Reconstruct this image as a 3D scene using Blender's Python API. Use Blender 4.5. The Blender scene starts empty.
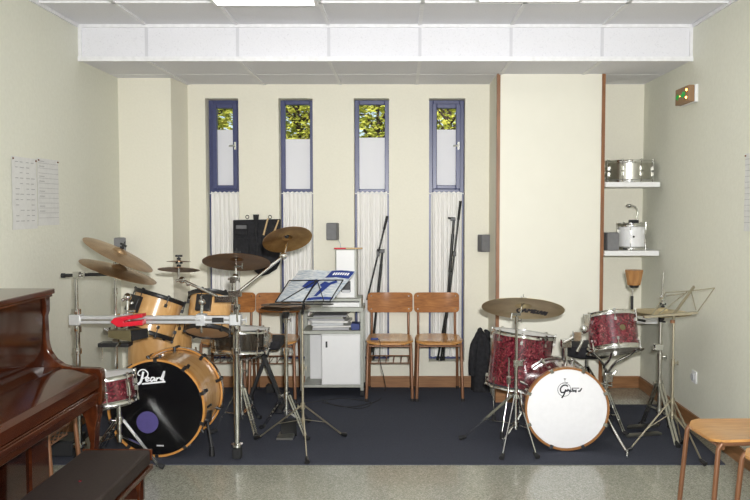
import bpy, math, random
from mathutils import Vector, Matrix
from math import sin, cos, pi, radians as R
random.seed(7)
SC = bpy.context.scene
COL = SC.collection
CAMZ = 1.44; PITCH = math.atan(42/820.0); F = 820.0; CX = 400.0
def ray(px, py):
    u = (px-CX)/F; v = (250-py)/F; c, s = cos(PITCH), sin(PITCH)
    return Vector((u, c+v*s, -s+v*c))
def P(px, py, Y):
    d = ray(px, py); t = Y/d.y
    return Vector((d.x*t, Y, CAMZ+d.z*t))
def G(px, py, z=.006):
    d = ray(px, py); t = (z-CAMZ)/d.z
    return Vector((d.x*t, d.y*t, z))
def Z(py, Y): return P(CX, py, Y).z
def X(px, Y, py=250): return P(px, py, Y).x
V = Vector
# ---------------------------------------------------------------- materials
def nodes(name):
    m = bpy.data.materials.new(name); m.use_nodes = True
    nt = m.node_tree; b = nt.nodes['Principled BSDF']
    return m, nt, b
def setb(b, col=None, rough=.5, metal=0, coat=0, spec=.5):
    if col: b.inputs['Base Color'].default_value = (*col, 1)
    b.inputs['Roughness'].default_value = rough
    b.inputs['Metallic'].default_value = metal
    b.inputs['Coat Weight'].default_value = coat
    b.inputs['Coat Roughness'].default_value = .06
    b.inputs['Specular IOR Level'].default_value = spec
def coords(nt, scale=(1, 1, 1), kind='Object', rot=(0, 0, 0)):
    tc = nt.nodes.new('ShaderNodeTexCoord'); mp = nt.nodes.new('ShaderNodeMapping')
    mp.inputs['Scale'].default_value = scale; mp.inputs['Rotation'].default_value = rot
    nt.links.new(tc.outputs[kind], mp.inputs['Vector'])
    return mp.outputs['Vector']
def noise(nt, vec, scale, detail=4, rough=.5, dist=0):
    n = nt.nodes.new('ShaderNodeTexNoise'); n.inputs['Scale'].default_value = scale
    n.inputs['Detail'].default_value = detail; n.inputs['Roughness'].default_value = rough
    n.inputs['Distortion'].default_value = dist
    nt.links.new(vec, n.inputs['Vector']); return n.outputs['Fac']
def ramp(nt, fac, stops):
    r = nt.nodes.new('ShaderNodeValToRGB'); e = r.color_ramp.elements
    while len(e) < len(stops): e.new(.5)
    for i, (p, c) in enumerate(stops): e[i].position = p; e[i].color = (*c, 1)
    nt.links.new(fac, r.inputs['Fac']); return r.outputs['Color']
def bump(nt, b, h, strength=.2, dist=.002):
    n = nt.nodes.new('ShaderNodeBump'); n.inputs['Strength'].default_value = strength
    n.inputs['Distance'].default_value = dist
    nt.links.new(h, n.inputs['Height']); nt.links.new(n.outputs['Normal'], b.inputs['Normal'])
def plain(name, col, rough=.5, metal=0, coat=0, spec=.5, var=.06, vs=30):
    m, nt, b = nodes(name); setb(b, col, rough, metal, coat, spec)
    n = noise(nt, coords(nt), vs, 3)
    lo = tuple(max(0, c*(1-var)) for c in col); hi = tuple(min(1, c*(1+var)) for c in col)
    nt.links.new(ramp(nt, n, [(.3, lo), (.7, hi)]), b.inputs['Base Color'])
    return m
def two(name, stops, scale, mscale=(1, 1, 1), rough=.4, metal=0, coat=0, detail=4, dist=0, bmp=0, bd=.002, spec=.5, nr=.5):
    m, nt, b = nodes(name); setb(b, None, rough, metal, coat, spec)
    n = noise(nt, coords(nt, mscale), scale, detail, nr, dist)
    nt.links.new(ramp(nt, n, stops), b.inputs['Base Color'])
    if bmp: bump(nt, b, n, bmp, bd)
    return m
M = {}
M['wall'] = two('cream_wall', [(.3, (.785, .758, .645)), (.7, (.81, .782, .668))], 60, rough=.75, bmp=.25, bd=.003, detail=6)
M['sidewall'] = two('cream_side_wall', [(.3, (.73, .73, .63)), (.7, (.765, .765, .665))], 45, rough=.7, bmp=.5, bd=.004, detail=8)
M['panel'] = two('cream_panel', [(.3, (.785, .765, .665)), (.7, (.80, .78, .68))], 8, rough=.5)
def tile_mat():
    m, nt, b = nodes('ceiling_tile'); setb(b, None, .85)
    v = coords(nt, (1, 1, 1))
    n = noise(nt, v, 90, 5, .7)
    c = ramp(nt, n, [(.34, (.68, .68, .72)), (.42, (.77, .77, .81)), (1, (.79, .79, .83))])
    nt.links.new(c, b.inputs['Base Color']); bump(nt, b, n, .4, .003)
    return m
M['tile'] = tile_mat()
M['grid'] = plain('ceiling_grid', (.80, .80, .82), .5)
def terrazzo():
    m, nt, b = nodes('terrazzo_floor'); setb(b, None, .22, 0, .25)
    v = coords(nt)
    vo = nt.nodes.new('ShaderNodeTexVoronoi'); vo.inputs['Scale'].default_value = 190
    nt.links.new(v, vo.inputs['Vector'])
    sep = nt.nodes.new('ShaderNodeSeparateColor'); nt.links.new(vo.outputs['Color'], sep.inputs[0])
    c = ramp(nt, sep.outputs[0], [(0, (.20, .20, .155)), (.3, (.27, .27, .215)), (.65, (.34, .34, .28)), (1, (.45, .45, .39))])
    nt.links.new(c, b.inputs['Base Color'])
    return m
M['terrazzo'] = terrazzo()
M['carpet'] = two('navy_carpet', [(.25, (.043, .047, .064)), (.75, (.069, .074, .096))], 120, rough=.95, bmp=.8, bd=.004, detail=8, spec=.1, nr=.7)
M['basewood'] = two('baseboard_wood', [(.3, (.22, .10, .038)), (.7, (.34, .165, .068))], 6, (1, 1, 12), rough=.4)
M['trimwood'] = two('trim_wood', [(.3, (.18, .07, .025)), (.7, (.30, .125, .045))], 6, (12, 12, 1), rough=.4)
M['blue'] = plain('blue_window_frame', (.055, .065, .165), .35)
def glassmat():
    m, nt, b = nodes('window_glass'); setb(b, (1, 1, 1), .02)
    b.inputs['Transmission Weight'].default_value = 1; b.inputs['IOR'].default_value = 1.02
    return m
M['glass'] = glassmat()
def sheet_trans(name, col, t):
    m, nt, b = nodes(name); setb(b, col, .6)
    tr = nt.nodes.new('ShaderNodeBsdfTranslucent'); tr.inputs['Color'].default_value = (*col, 1)
    mx = nt.nodes.new('ShaderNodeMixShader'); mx.inputs[0].default_value = t
    nt.links.new(b.outputs[0], mx.inputs[1]); nt.links.new(tr.outputs[0], mx.inputs[2])
    nt.links.new(mx.outputs[0], nt.nodes['Material Output'].inputs['Surface'])
    return m
M['film'] = sheet_trans('white_window_film', (.90, .90, .94), .15)
M['curtain'] = sheet_trans('white_curtain_cloth', (.93, .91, .88), .12)
M['white'] = plain('white_laminate', (.80, .80, .80), .4, var=.01)
M['seam'] = plain('ceiling_seam', (.62, .62, .66), .6, var=.01)
M['hoopbrown'] = plain('brown_hoop', (.30, .13, .04), .3, 0, .4)
M['chrome'] = plain('chrome', (.72, .72, .70), .14, 1)
M['steel'] = plain('brushed_steel', (.50, .49, .44), .3, 1)
M['nickel'] = plain('champagne_metal', (.42, .38, .28), .4, .8)
M['alu'] = plain('aluminium', (.68, .69, .70), .35, .5)
M['black'] = plain('black_plastic', (.012, .012, .013), .4)
M['blackmetal'] = plain('black_metal', (.02, .02, .02), .35, .3)
M['rubber'] = plain('black_rubber', (.015, .015, .016), .8)
M['blackcloth'] = two('black_cloth', [(.3, (.008, .008, .010)), (.7, (.020, .020, .024))], 40, rough=.9, bmp=.4)
M['maple'] = two('maple_shell', [(.25, (.52, .27, .09)), (.75, (.70, .42, .17))], 5, (1, 5, 1), rough=.25, coat=.8, dist=1.5)
M['hoopwood'] = two('maple_hoop', [(.25, (.50, .22, .05)), (.75, (.64, .31, .09))], 20, rough=.25, coat=.5)
def pearlmat():
    m, nt, b = nodes('red_pearl_wrap'); setb(b, None, .22, 0, .9)
    v = coords(nt)
    n1 = noise(nt, v, 38, 6, .7, 1.6)
    c = ramp(nt, n1, [(.34, (.018, .001, .004)), (.47, (.085, .006, .014)), (.58, (.20, .022, .036)), (.70, (.55, .22, .22))])
    nt.links.new(c, b.inputs['Base Color'])
    return m
M['pearl'] = pearlmat()
M['darkred'] = plain('dark_red_shell', (.10, .012, .016), .2, 0, .8)
M['ebony'] = two('ebony_shell', [(.3, (.006, .005, .004)), (.7, (.035, .026, .018))], 6, (14, 14, 1), rough=.2, coat=.6)
M['whitehead'] = plain('white_drum_head', (.80, .80, .82), .5, var=.02)
M['blackhead'] = plain('black_drum_head', (.004, .004, .005), .22, var=.1)
M['clearhead'] = plain('clear_brown_head', (.42, .27, .15), .3, var=.12, vs=8)
M['greyhead'] = plain('smoky_head', (.30, .28, .24), .25)
M['logo_white'] = plain('white_logo_print', (.86, .86, .88), .5, var=.01)
M['logo_black'] = plain('black_logo_print', (.01, .01, .02), .5, var=.01)
M['purple'] = plain('purple_sticker', (.075, .058, .21), .6)
def cymbalmat(name, c1, c2, c3, rough=.35, metal=.85):
    m, nt, b = nodes(name); setb(b, None, rough, metal)
    tc = nt.nodes.new('ShaderNodeTexCoord'); sp = nt.nodes.new('ShaderNodeSeparateXYZ')
    nt.links.new(tc.outputs['Object'], sp.inputs[0])
    def mth(op, a, c=None):
        n = nt.nodes.new('ShaderNodeMath'); n.operation = op
        nt.links.new(a, n.inputs[0])
        if c is not None:
            if isinstance(c, (int, float)): n.inputs[1].default_value = c
            else: nt.links.new(c, n.inputs[1])
        return n.outputs[0]
    rr = mth('SQRT', mth('ADD', mth('MULTIPLY', sp.outputs[0], sp.outputs[0]), mth('MULTIPLY', sp.outputs[1], sp.outputs[1])))
    w = mth('SINE', mth('MULTIPLY', rr, 900))
    n = noise(nt, coords(nt), 9, 4)
    f = mth('ADD', mth('MULTIPLY', w, .07), n)
    nt.links.new(ramp(nt, f, [(.25, c1), (.5, c2), (.8, c3)]), b.inputs['Base Color'])
    bump(nt, b, w, .25, .0008)
    return m
M['bronze'] = cymbalmat('bronze_cymbal', (.26, .16, .08), (.40, .26, .14), (.52, .36, .20))
M['darkbronze'] = cymbalmat('dark_bronze_cymbal', (.14, .075, .04), (.22, .125, .065), (.31, .18, .09))
M['goldbronze'] = cymbalmat('golden_cymbal', (.42, .33, .17), (.58, .47, .27), (.68, .57, .36), .38, .55)
M['brown_bronze'] = cymbalmat('brown_bronze_cymbal', (.20, .10, .03), (.36, .20, .07), (.62, .40, .15), .28)
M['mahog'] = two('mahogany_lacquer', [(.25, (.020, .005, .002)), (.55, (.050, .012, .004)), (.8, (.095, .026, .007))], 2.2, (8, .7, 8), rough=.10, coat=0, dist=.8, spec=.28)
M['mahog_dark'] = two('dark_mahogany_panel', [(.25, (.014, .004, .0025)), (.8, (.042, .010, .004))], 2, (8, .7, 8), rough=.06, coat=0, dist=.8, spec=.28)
M['vinyl'] = two('dark_brown_vinyl', [(.3, (.018, .012, .010)), (.7, (.028, .019, .016))], 90, rough=.6, bmp=.3, bd=.001, spec=.22)
M['ply'] = two('chair_plywood', [(.25, (.21, .075, .018)), (.6, (.37, .145, .035)), (.85, (.47, .21, .06))], 5, (1.2, 9, 9), rough=.55, coat=.12, spec=.25, dist=1.6)
M['plylight'] = two('chair_seat_plywood', [(.25, (.42, .19, .05)), (.6, (.58, .29, .09)), (.85, (.66, .38, .14))], 4, (9, 1.2, 9), rough=.3, coat=.5, dist=1.6)
M['plyedge'] = plain('plywood_edge', (.50, .27, .08), .5)
M['brownpaint'] = plain('brown_painted_steel', (.21, .095, .045), .35, .2)
M['greymetal'] = plain('grey_painted_metal', (.36, .37, .33), .45, .1)
M['greyplastic'] = plain('grey_plastic', (.13, .13, .135), .5)
M['greyfabric'] = plain('grey_speaker_grille', (.19, .19, .195), .7)
M['lightgrey'] = plain('light_grey_plastic', (.52, .53, .55), .5)
M['red'] = plain('red_plastic', (.62, .012, .03), .35)
M['cowbell'] = plain('bronze_painted_cowbell', (.20, .17, .09), .4, .6)
M['wood'] = two('light_wood', [(.3, (.24, .11, .035)), (.7, (.40, .20, .07))], 8, (6, 6, 1), rough=.4)
M['stick'] = plain('drumstick_wood', (.60, .42, .22), .5)
M['paper'] = plain('paper', (.70, .70, .68), .7, var=.04)
M['papergrey'] = plain('grey_paper', (.36, .36, .38), .6)
M['greypage'] = two('printed_page', [(.4, (.30, .36, .43)), (.6, (.58, .60, .60))], 16, (2, 1, 22), rough=.6)
M['ink'] = plain('grey_ink', (.40, .40, .40), .7)
M['blueink'] = plain('blue_print', (.012, .035, .20), .5)
M['bluebox'] = plain('blue_plastic', (.02, .04, .18), .5)
def emis(name, col, s):
    m, nt, b = nodes(name); setb(b, col, .5)
    b.inputs['Emission Color'].default_value = (*col, 1); b.inputs['Emission Strength'].default_value = s
    return m
M['lamp'] = emis('fluorescent_diffuser', (1, .98, .94), 3.2)
M['bulb'] = emis('orange_bulb', (1, .45, .08), 14)
M['amber'] = emis('amber_backlit_plate', (.24, .14, .07), .12)
M['green'] = emis('green_exit_sign', (.0, .35, .06), .35)
M['leaf'] = two('leaf', [(.3, (.20, .25, .03)), (.5, (.42, .44, .06)), (.7, (.62, .58, .14))], 3, rough=.6, detail=5)
M['bark'] = plain('bark', (.05, .035, .025), .9)
M['grass'] = plain('grass_ground', (.10, .14, .03), .9)
# ---------------------------------------------------------------- mesh builder
def frame_z(d, up=V((0, 0, 1))):
    up = V(up)
    d = V(d).normalized()
    if abs(d.dot(up)) > .98: up = V((0, 1, 0)) if abs(d.y) < .9 else V((1, 0, 0))
    x = up.cross(d).normalized(); y = d.cross(x)
    return Matrix((x, y, d)).transposed()
def MX(loc, axis=(0, 0, 1), spin=0):
    m = frame_z(axis, V((0, 1, 0)) if abs(V(axis).normalized().z) > .7 else V((0, 0, 1)))
    return Matrix.Translation(V(loc)) @ m.to_4x4() @ Matrix.Rotation(spin, 4, 'Z')
class MB:
    def __init__(s, mat=None):
        s.v = []; s.f = []; s.m = []; s.mats = []; s.cur = 0
        if mat: s.mat(mat)
    def mat(s, k):
        m = M[k]
        if m not in s.mats: s.mats.append(m)
        s.cur = s.mats.index(m); return s
    def add(s, vs, fs, T=None):
        o = len(s.v)
        for v in vs:
            v = V(v); s.v.append(T @ v if T is not None else v)
        for f in fs: s.f.append([i+o for i in f]); s.m.append(s.cur)
        return s
    def box(s, lo, hi, T=None):
        x0, y0, z0 = lo; x1, y1, z1 = hi
        return s.add([(x0, y0, z0), (x1, y0, z0), (x1, y1, z0), (x0, y1, z0), (x0, y0, z1), (x1, y0, z1), (x1, y1, z1), (x0, y1, z1)],
                     [(0, 3, 2, 1), (4, 5, 6, 7), (0, 1, 5, 4), (1, 2, 6, 5), (2, 3, 7, 6), (3, 0, 4, 7)], T)
    def cbox(s, c, size, T=None):
        c = V(c); h = V(size)/2
        return s.box(c-h, c+h, T)
    def bar(s, a, b, w, h, up=(0, 0, 1)):
        a = V(a); b = V(b); Mx = Matrix.Translation(a) @ frame_z(b-a, V(up)).to_4x4()
        return s.box((-w/2, -h/2, 0), (w/2, h/2, (b-a).length), Mx)
    def cyl(s, a, b, r, r2=None, n=14):
        a = V(a); b = V(b); r2 = r if r2 is None else r2
        Mx = Matrix.Translation(a) @ frame_z(b-a).to_4x4()
        return s.lathe([(0, 0), (r, 0), (r2, (b-a).length), (0, (b-a).length)], Mx, n)
    def lathe(s, prof, T=None, n=24, a0=0, a1=2*pi):
        vs = []; fs = []; full = abs(a1-a0-2*pi) < 1e-6
        cols = n if full else n+1
        rings = []
        for (r, z) in prof:
            if r < 1e-7: rings.append([len(vs)]); vs.append((0, 0, z))
            else:
                st = len(vs); rings.append(list(range(st, st+cols)))
                for i in range(cols):
                    a = a0+(a1-a0)*i/n; vs.append((r*cos(a), r*sin(a), z))
        for k in range(len(rings)-1):
            A, B = rings[k], rings[k+1]
            if len(A) == 1 and len(B) == 1: continue
            for i in range(n):
                j = (i+1) % cols
                if len(A) == 1: fs.append((A[0], B[j], B[i]))
                elif len(B) == 1: fs.append((A[i], A[j], B[0]))
                else: fs.append((A[i], A[j], B[j], B[i]))
        return s.add(vs, fs, T)
    def tube(s, pts, r, n=10, closed=False, smooth=0):
        pts = [V(p) for p in pts]
        if smooth:
            q = []; N = len(pts); rng = range(N if closed else N-1)
            for i in rng:
                p0 = pts[(i-1) % N] if (closed or i > 0) else pts[0]
                p1 = pts[i]; p2 = pts[(i+1) % N]
                p3 = pts[(i+2) % N] if (closed or i+2 < N) else pts[-1]
                for k in range(smooth):
                    t = k/smooth
                    q.append(.5*((2*p1)+(-p0+p2)*t+(2*p0-5*p1+4*p2-p3)*t*t+(-p0+3*p1-3*p2+p3)*t**3))
            if not closed: q.append(pts[-1])
            pts = q
        if isinstance(r, (list, tuple)) and len(r) != len(pts):
            L = len(r)-1; M_ = len(pts)-1; r = [(lambda f: r[int(f)]+(r[min(int(f)+1, L)]-r[int(f)])*(f-int(f)))(i*L/M_) for i in range(M_+1)]
        N = len(pts); vs = []; fs = []
        t0 = (pts[1]-pts[0]).normalized(); nrm = t0.orthogonal().normalized()
        for i, p in enumerate(pts):
            if closed: t = (pts[(i+1) % N]-pts[i-1]).normalized()
            else: t = (pts[min(i+1, N-1)]-pts[max(i-1, 0)]).normalized()
            nrm = (nrm-t*nrm.dot(t)); nrm = nrm.normalized() if nrm.length > 1e-6 else t.orthogonal().normalized()
            bn = t.cross(nrm)
            rr = r[i] if isinstance(r, (list, tuple)) else r
            for k in range(n):
                a = 2*pi*k/n; vs.append(p+nrm*(cos(a)*rr)+bn*(sin(a)*rr))
        for i in range(N if closed else N-1):
            j = (i+1) % N
            for k in range(n):
                l = (k+1) % n; fs.append((i*n+k, i*n+l, j*n+l, j*n+k))
        if not closed:
            fs.append(tuple(range(n))[::-1]); fs.append(tuple((N-1)*n+k for k in range(n)))
        return s.add(vs, fs)
    def ball(s, c, r, n=12, sq=(1, 1, 1), T=None):
        prof = [(sin(pi*i/8), -cos(pi*i/8)) for i in range(9)]; prof[0] = (0, -1); prof[-1] = (0, 1)
        Mx = Matrix.Translation(V(c)) @ Matrix.Diagonal((r*sq[0], r*sq[1], r*sq[2], 1))
        if T is not None: Mx = T @ Mx
        return s.lathe(prof, Mx, n)
    def prism(s, poly, off):
        """closed polygon (3D pts) extruded by vector off"""
        poly = [V(p) for p in poly]; off = V(off); n = len(poly)
        vs = poly+[p+off for p in poly]
        fs = [tuple(range(n))[::-1], tuple(range(n, 2*n))]+[(i, (i+1) % n, n+(i+1) % n, n+i) for i in range(n)]
        return s.add(vs, fs)
    def grid(s, rows, thick=None):
        """rows of points (all the same length); thick = offset vector function or vector"""
        R_ = len(rows); C_ = len(rows[0]); vs = [V(p) for r in rows for p in r]; fs = []
        for i in range(R_-1):
            for j in range(C_-1): fs.append((i*C_+j, i*C_+j+1, (i+1)*C_+j+1, (i+1)*C_+j))
        if thick is not None:
            t = V(thick); o = len(vs); vs += [v+t for v in vs[:o]]
            fs += [tuple(i+o for i in f[::-1]) for f in fs]
            edge = [j for j in range(C_)]+[i*C_+C_-1 for i in range(1, R_)]+[(R_-1)*C_+j for j in range(C_-2, -1, -1)]+[i*C_ for i in range(R_-2, 0, -1)]
            for a, b in zip(edge, edge[1:]+edge[:1]): fs.append((b, a, a+o, b+o))
        return s.add(vs, fs)
    def build(s, name, parent=None, smooth=40, bevel=0, label=None, M4=None):
        me = bpy.data.meshes.new(name)
        vs = s.v
        inv = None
        if parent is not None: inv = wmat(parent).inverted()
        elif M4 is not None: inv = M4.inverted()
        if inv is not None and not getattr(parent, 'get', lambda k, d=None: None)('_local', 0): vs = [inv @ v for v in vs]
        me.from_pydata([tuple(v) for v in vs], [], s.f)
        for m in s.mats: me.materials.append(m)
        me.polygons.foreach_set('material_index', s.m)
        me.validate(); me.update()
        bmfix(me)
        if smooth:
            me.shade_smooth(); me.set_sharp_from_angle(angle=R(smooth))
        o = bpy.data.objects.new(name, me); COL.objects.link(o)
        if parent is not None: o.parent = parent
        elif M4 is not None: o.matrix_world = M4
        if bevel:
            b = o.modifiers.new('bevel', 'BEVEL'); b.width = bevel; b.segments = 2; b.limit_method = 'ANGLE'; b.angle_limit = R(50)
        if label: o['label'] = label
        return o
import bmesh
def bmfix(me):
    bm = bmesh.new(); bm.from_mesh(me); bmesh.ops.recalc_face_normals(bm, faces=bm.faces); bm.to_mesh(me); bm.free()
WM = {}
def wmat(o):
    m = WM.get(o.name)
    if m is not None: return m
    return wmat(o.parent) if o.parent else Matrix.Identity(4)
def thing(name, label, cat, loc=(0, 0, 0), group=None, rotz=0):
    o = bpy.data.objects.new(name, None); COL.objects.link(o); o.empty_display_size = .1
    o.location = loc; o.rotation_euler = (0, 0, rotz)
    WM[o.name] = Matrix.Translation(V(loc)) @ Matrix.Rotation(rotz, 4, 'Z')
    return tag(o, label, cat, group)
def tag(o, label, cat, group=None):
    o['label'] = label; o['category'] = cat
    if group: o['group'] = group
    return o
def struct(o, label=None):
    o['kind'] = 'structure'
    if label: o['label'] = label
    return o
def center(mb, z=None):
    xs = [v.x for v in mb.v]; ys = [v.y for v in mb.v]; zs = [v.z for v in mb.v]
    return V(((min(xs)+max(xs))/2, (min(ys)+max(ys))/2, min(zs) if z is None else z))
def solo(mb, name, label, cat, group=None, smooth=40, bevel=0):
    """a thing that is one mesh, origin at its base"""
    o = mb.build(name, M4=Matrix.Translation(center(mb)), smooth=smooth, bevel=bevel)
    return tag(o, label, cat, group)
def dup(root, label, loc, rotz=0, skip=()):
    r = root.copy(); COL.objects.link(r); r.location = loc; r.rotation_euler = (0, 0, rotz); r['label'] = label
    for ch in list(root.children):
        if ch.name.split('.')[0] in skip: continue
        c = ch.copy(); COL.objects.link(c); c.parent = r
        for g in ch.children:
            d = g.copy(); COL.objects.link(d); d.parent = c
    return r
# ---------------------------------------------------------------- camera
cam = bpy.data.cameras.new('camera'); co = bpy.data.objects.new('camera', cam); COL.objects.link(co)
co.location = (0, 0, CAMZ); co.rotation_euler = (pi/2-PITCH, 0, 0)
cam.sensor_width = 36; cam.lens = F/750*36; cam.shift_x = -25/750; SC.camera = co
# ---------------------------------------------------------------- room
XL, XR = -2.115, 1.925; YB = 6.52; YN = -1.6; HC = 2.632; HS = 2.413; YS = 5.45
T_ = .25
wins = [(206, 239), (279, 313), (354, 389), (429, 465)]
WX = [(X(a, YB, 180), X(b, YB, 180)) for a, b in wins]
zt, zb = Z(98.3, YB), Z(361.5, YB)
f = MB('terrazzo').box((XL-T_, YN-T_, -.15), (XR+T_, YB+T_, 0)).build('floor'); struct(f)
f = MB('tile').box((XL-T_, YN-T_, HC+.012), (XR+T_, YS+.0, HC+.2)).build('ceiling'); struct(f)
f = MB('tile').box((XL-T_, YS+.012, HS), (XR+T_, YB+T_, HC+.2)).build('ceiling_soffit'); struct(f, 'dropped soffit of speckled ceiling tiles over the windows')
# T-grid strips
g = MB('grid')
gx = [.131+.6*k for k in range(-3, 4)]
gx = [x for x in gx if XL < x < XR]
for x in gx: g.box((x-.012, YN, HC), (x+.012, YS-.03, HC+.012))
y = YS-.6
while y > YN:
    g.box((XL, y-.012, HC), (XR, y+.012, HC+.012)); y -= .6
g.build('trim_1', smooth=0)['kind'] = 'structure'
g = MB('grid')
for x in gx:
    g.mat('seam').box((x-.010, YS+.008, HS), (x+.010, YS+.0125, HC+.01)).mat('grid')
    g.box((x-.012, YS+.02, HS-.006), (x+.012, YB, HS))
g.box((XL, YS+.6-.012, HS-.0012), (XR, YS+.6+.012, HS))
g.box((XL, YS-.012, HS-.01), (XR, YS+.012, HS+.02)); g.box((XL, YS-.004, HC-.008), (XR, YS+.012, HC+.012))
g.box((XL, YS-.0, HS), (XL+.02, YS+.012, HC)); g.box((XR-.02, YS-.0, HS), (XR, YS+.012, HC))
g.build('trim_2', smooth=0)['kind'] = 'structure'
g = MB('grid'); g.box((XL, YN, HC-.012), (XL+.014, YS-.02, HC+.01)); g.box((XR-.014, YN, HC-.012), (XR, YS-.02, HC+.01))
g.build('trim_3', smooth=0)['kind'] = 'structure'
struct(MB('sidewall').box((XL-T_, YN-T_, 0), (XL, YB+T_, HC+.012)).build('wall_left'))
struct(MB('sidewall').box((XR, YN-T_, 0), (XR+T_, YB+T_, HC+.012)).build('wall_right'))
struct(MB('sidewall').box((XL, YN-T_, 0), (XR, YN, HC+.012)).build('wall_near'))
w = MB('wall'); w.box((XL, YB, 0), (XR, YB+T_, zb)); w.box((XL, YB, zt), (XR, YB+T_, HS))
xs = [XL]+[v for p in WX for v in p]+[XR]
for i in range(0, len(xs), 2): w.box((xs[i], YB, zb), (xs[i+1], YB+T_, zt))
struct(w.build('wall_far'))
YPIL = 6.2; XPIL = X(172, YPIL, 180)
struct(MB('wall').prism([(XL, YPIL, 0), (XPIL, YPIL, 0), (X(189, YB, 200), YB, 0), (XL, YB, 0)], (0, 0, HS)).build('wall_pillar'), 'cream plastered pillar in the left corner')
YP = 6.02; XP0, XP1 = X(496.3, YP, 200), X(603.8, YP, 200)
cb = MB('panel').box((XP0+.024, YP, 0), (XP1-.024, YB, HS)).build('wall_cupboard'); struct(cb, 'tall cream boxed-in cupboard front with wooden edge trims')
struct(MB('trimwood').box((XP0, YP-.012, 0), (XP0+.024, YP+.03, HS)).build('trim_4'))
struct(MB('trimwood').box((XP1-.024, YP-.012, 0), (XP1, YP+.03, HS)).build('trim_5'))
struct(MB('wall').box((XP0, YP+.03, 0), (XP0+.024, YB, HS)).build('trim_6'))
bh = .095
struct(MB('basewood').box((XPIL, YB-.014, 0), (XP0, YB, bh)).build('baseboard_far', bevel=.003))
struct(MB('basewood').box((XP0, YP-.026, 0), (XP1, YP-.012, .125)).build('baseboard_cupboard', bevel=.003))
struct(MB('basewood').box((XP1, YB-.014, 0), (XR, YB, bh)).build('baseboard_niche', bevel=.003))
struct(MB('basewood').box((XR-.014, YN, 0), (XR, YB-.014, bh)).build('baseboard_right', bevel=.003))
struct(MB('basewood').box((XL, YN, 0), (XL+.014, YPIL, bh)).build('baseboard_left', bevel=.003))
struct(MB('basewood').box((XL+.014, YPIL-.014, 0), (XPIL, YPIL, bh)).build('baseboard_pillar', bevel=.003))
# carpet
cy0 = G(375, 465, 0).y
c = MB('carpet').box((XL+.02, cy0, 0), (XR-.13, YB-.016, .006)); c.v
cp = MB('carpet'); cp.prism([(XL+.016, cy0, 0), (XR-.10, cy0, 0), (XR-.02, 5.93, 0), (XP1, 5.93, 0), (XP1, YP-.028, 0), (XP0-.002, YP-.028, 0), (XP0-.002, YB-.016, 0), (XPIL+.002, YB-.016, 0), (XPIL+.002, YPIL-.016, 0), (XL+.016, YPIL-.016, 0)], (0, 0, .006))
solo(cp, 'carpet', 'navy blue carpet laid on the terrazzo under both drum kits', 'carpet', smooth=0)
# windows
YW = YB+.12
films = [129.7, 139, 137.5, 129.5]
for i, (x0, x1) in enumerate(WX):
    root = thing('window_%d' % (i+1), 'x', 'x', ((x0+x1)/2, YW, zb)); del root['category']; del root['label']
    root['kind'] = 'structure'
    fr = MB('blue'); fw = .036; d0, d1 = YW, YW+.05
    fr.box((x0, d0, zb), (x0+fw, d1, zt)); fr.box((x1-fw, d0, zb), (x1, d1, zt))
    fr.box((x0+fw, d0, zt-fw), (x1-fw, d1, zt)); fr.box((x0+fw, d0, zb), (x1-fw, d1, zb+fw))
    zm = Z(189, YW); fr.box((x0+fw, d0, zm-.03), (x1-fw, d1, zm))
    fr.build('frame', root, smooth=0, bevel=.004)
    zf = Z(films[i], YW)
    ins = fw
    if i in (0, 3):
        s = MB('blue'); sw = .030; ins = fw+sw; a, b = d0-.022, d1-.012
        s.box((x0+fw-.006, a, zm), (x0+ins, b, zt-fw+.006)); s.box((x1-ins, a, zm), (x1-fw+.006, b, zt-fw+.006))
        s.box((x0+ins, a, zt-fw-sw), (x1-ins, b, zt-fw+.006)); s.box((x0+ins, a, zm), (x1-ins, b, zm+sw))
        so = s.build('sash', root, smooth=0, bevel=.004)
        h = MB('chrome'); hx = x1-ins+.02; hz = Z(146, YW)
        h.box((hx-.008, a-.012, hz-.03), (hx+.008, a, hz+.03)); h.cyl((hx, a-.012, hz), (hx, a-.03, hz), .006); h.bar((hx, a-.03, hz), (hx-.045, a-.032, hz-.004), .010, .014)
        h.build('handle', so, label='silver window handle')
    gl = MB('glass').box((x0+ins-.004, d0+.02, zm-.005), (x1-ins+.004, d0+.024, zt-ins+.004)); gl.box((x0+fw-.004, d0+.02, zb+fw), (x1-fw+.004, d0+.024, zm-.02)); gl.build('pane', root, smooth=0)
    fi = MB('film').box((x0+ins-.003, d0+.016, zm), (x1-ins+.003, d0+.0175, zf)); fi.build('privacy_film', root, smooth=0, label='white film over the lower pane')
# curtains
clabels = ['gathered white curtain in the leftmost window, behind the black bag', 'gathered white curtain in the second window from the left',
           'gathered white curtain in the third window, behind the tilted microphone stand', 'gathered white curtain in the window nearest the cupboard']
for i, (x0, x1) in enumerate(WX):
    rod_z = Z(193.5, YB+.09)
    t = thing('curtain', clabels[i], 'curtain', ((x0+x1)/2, YB+.09, zb+.01), 'short white window curtains')
    rows = []; n = 60; rnd = random.Random(i)
    ph = [rnd.uniform(0, 6) for _ in range(4)]
    for k in range(15):
        tt = k/14; z = rod_z+.012-tt*(rod_z-zb-.012)
        r = []
        for j in range(n+1):
            s_ = j/n
            a = .004+.008*min(1, tt*4)
            yy = YB+.09+a*(sin(s_*2*pi*(6+i % 2)+ph[0]+.5*sin(tt*3+ph[1]))+.5*sin(s_*2*pi*3.3+ph[2]+tt))
            r.append((x0+.020+(x1-x0-.036)*s_, yy, z+.004*sin(s_*40+ph[3])*(tt < .05)))
        rows.append(r)
    MB('curtain').grid(rows).build('cloth', t, smooth=80)
    MB('white').cyl((x0+.001, YB+.09, rod_z), (x1-.001, YB+.09, rod_z), .004).build('curtain_rod', t)
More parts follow.
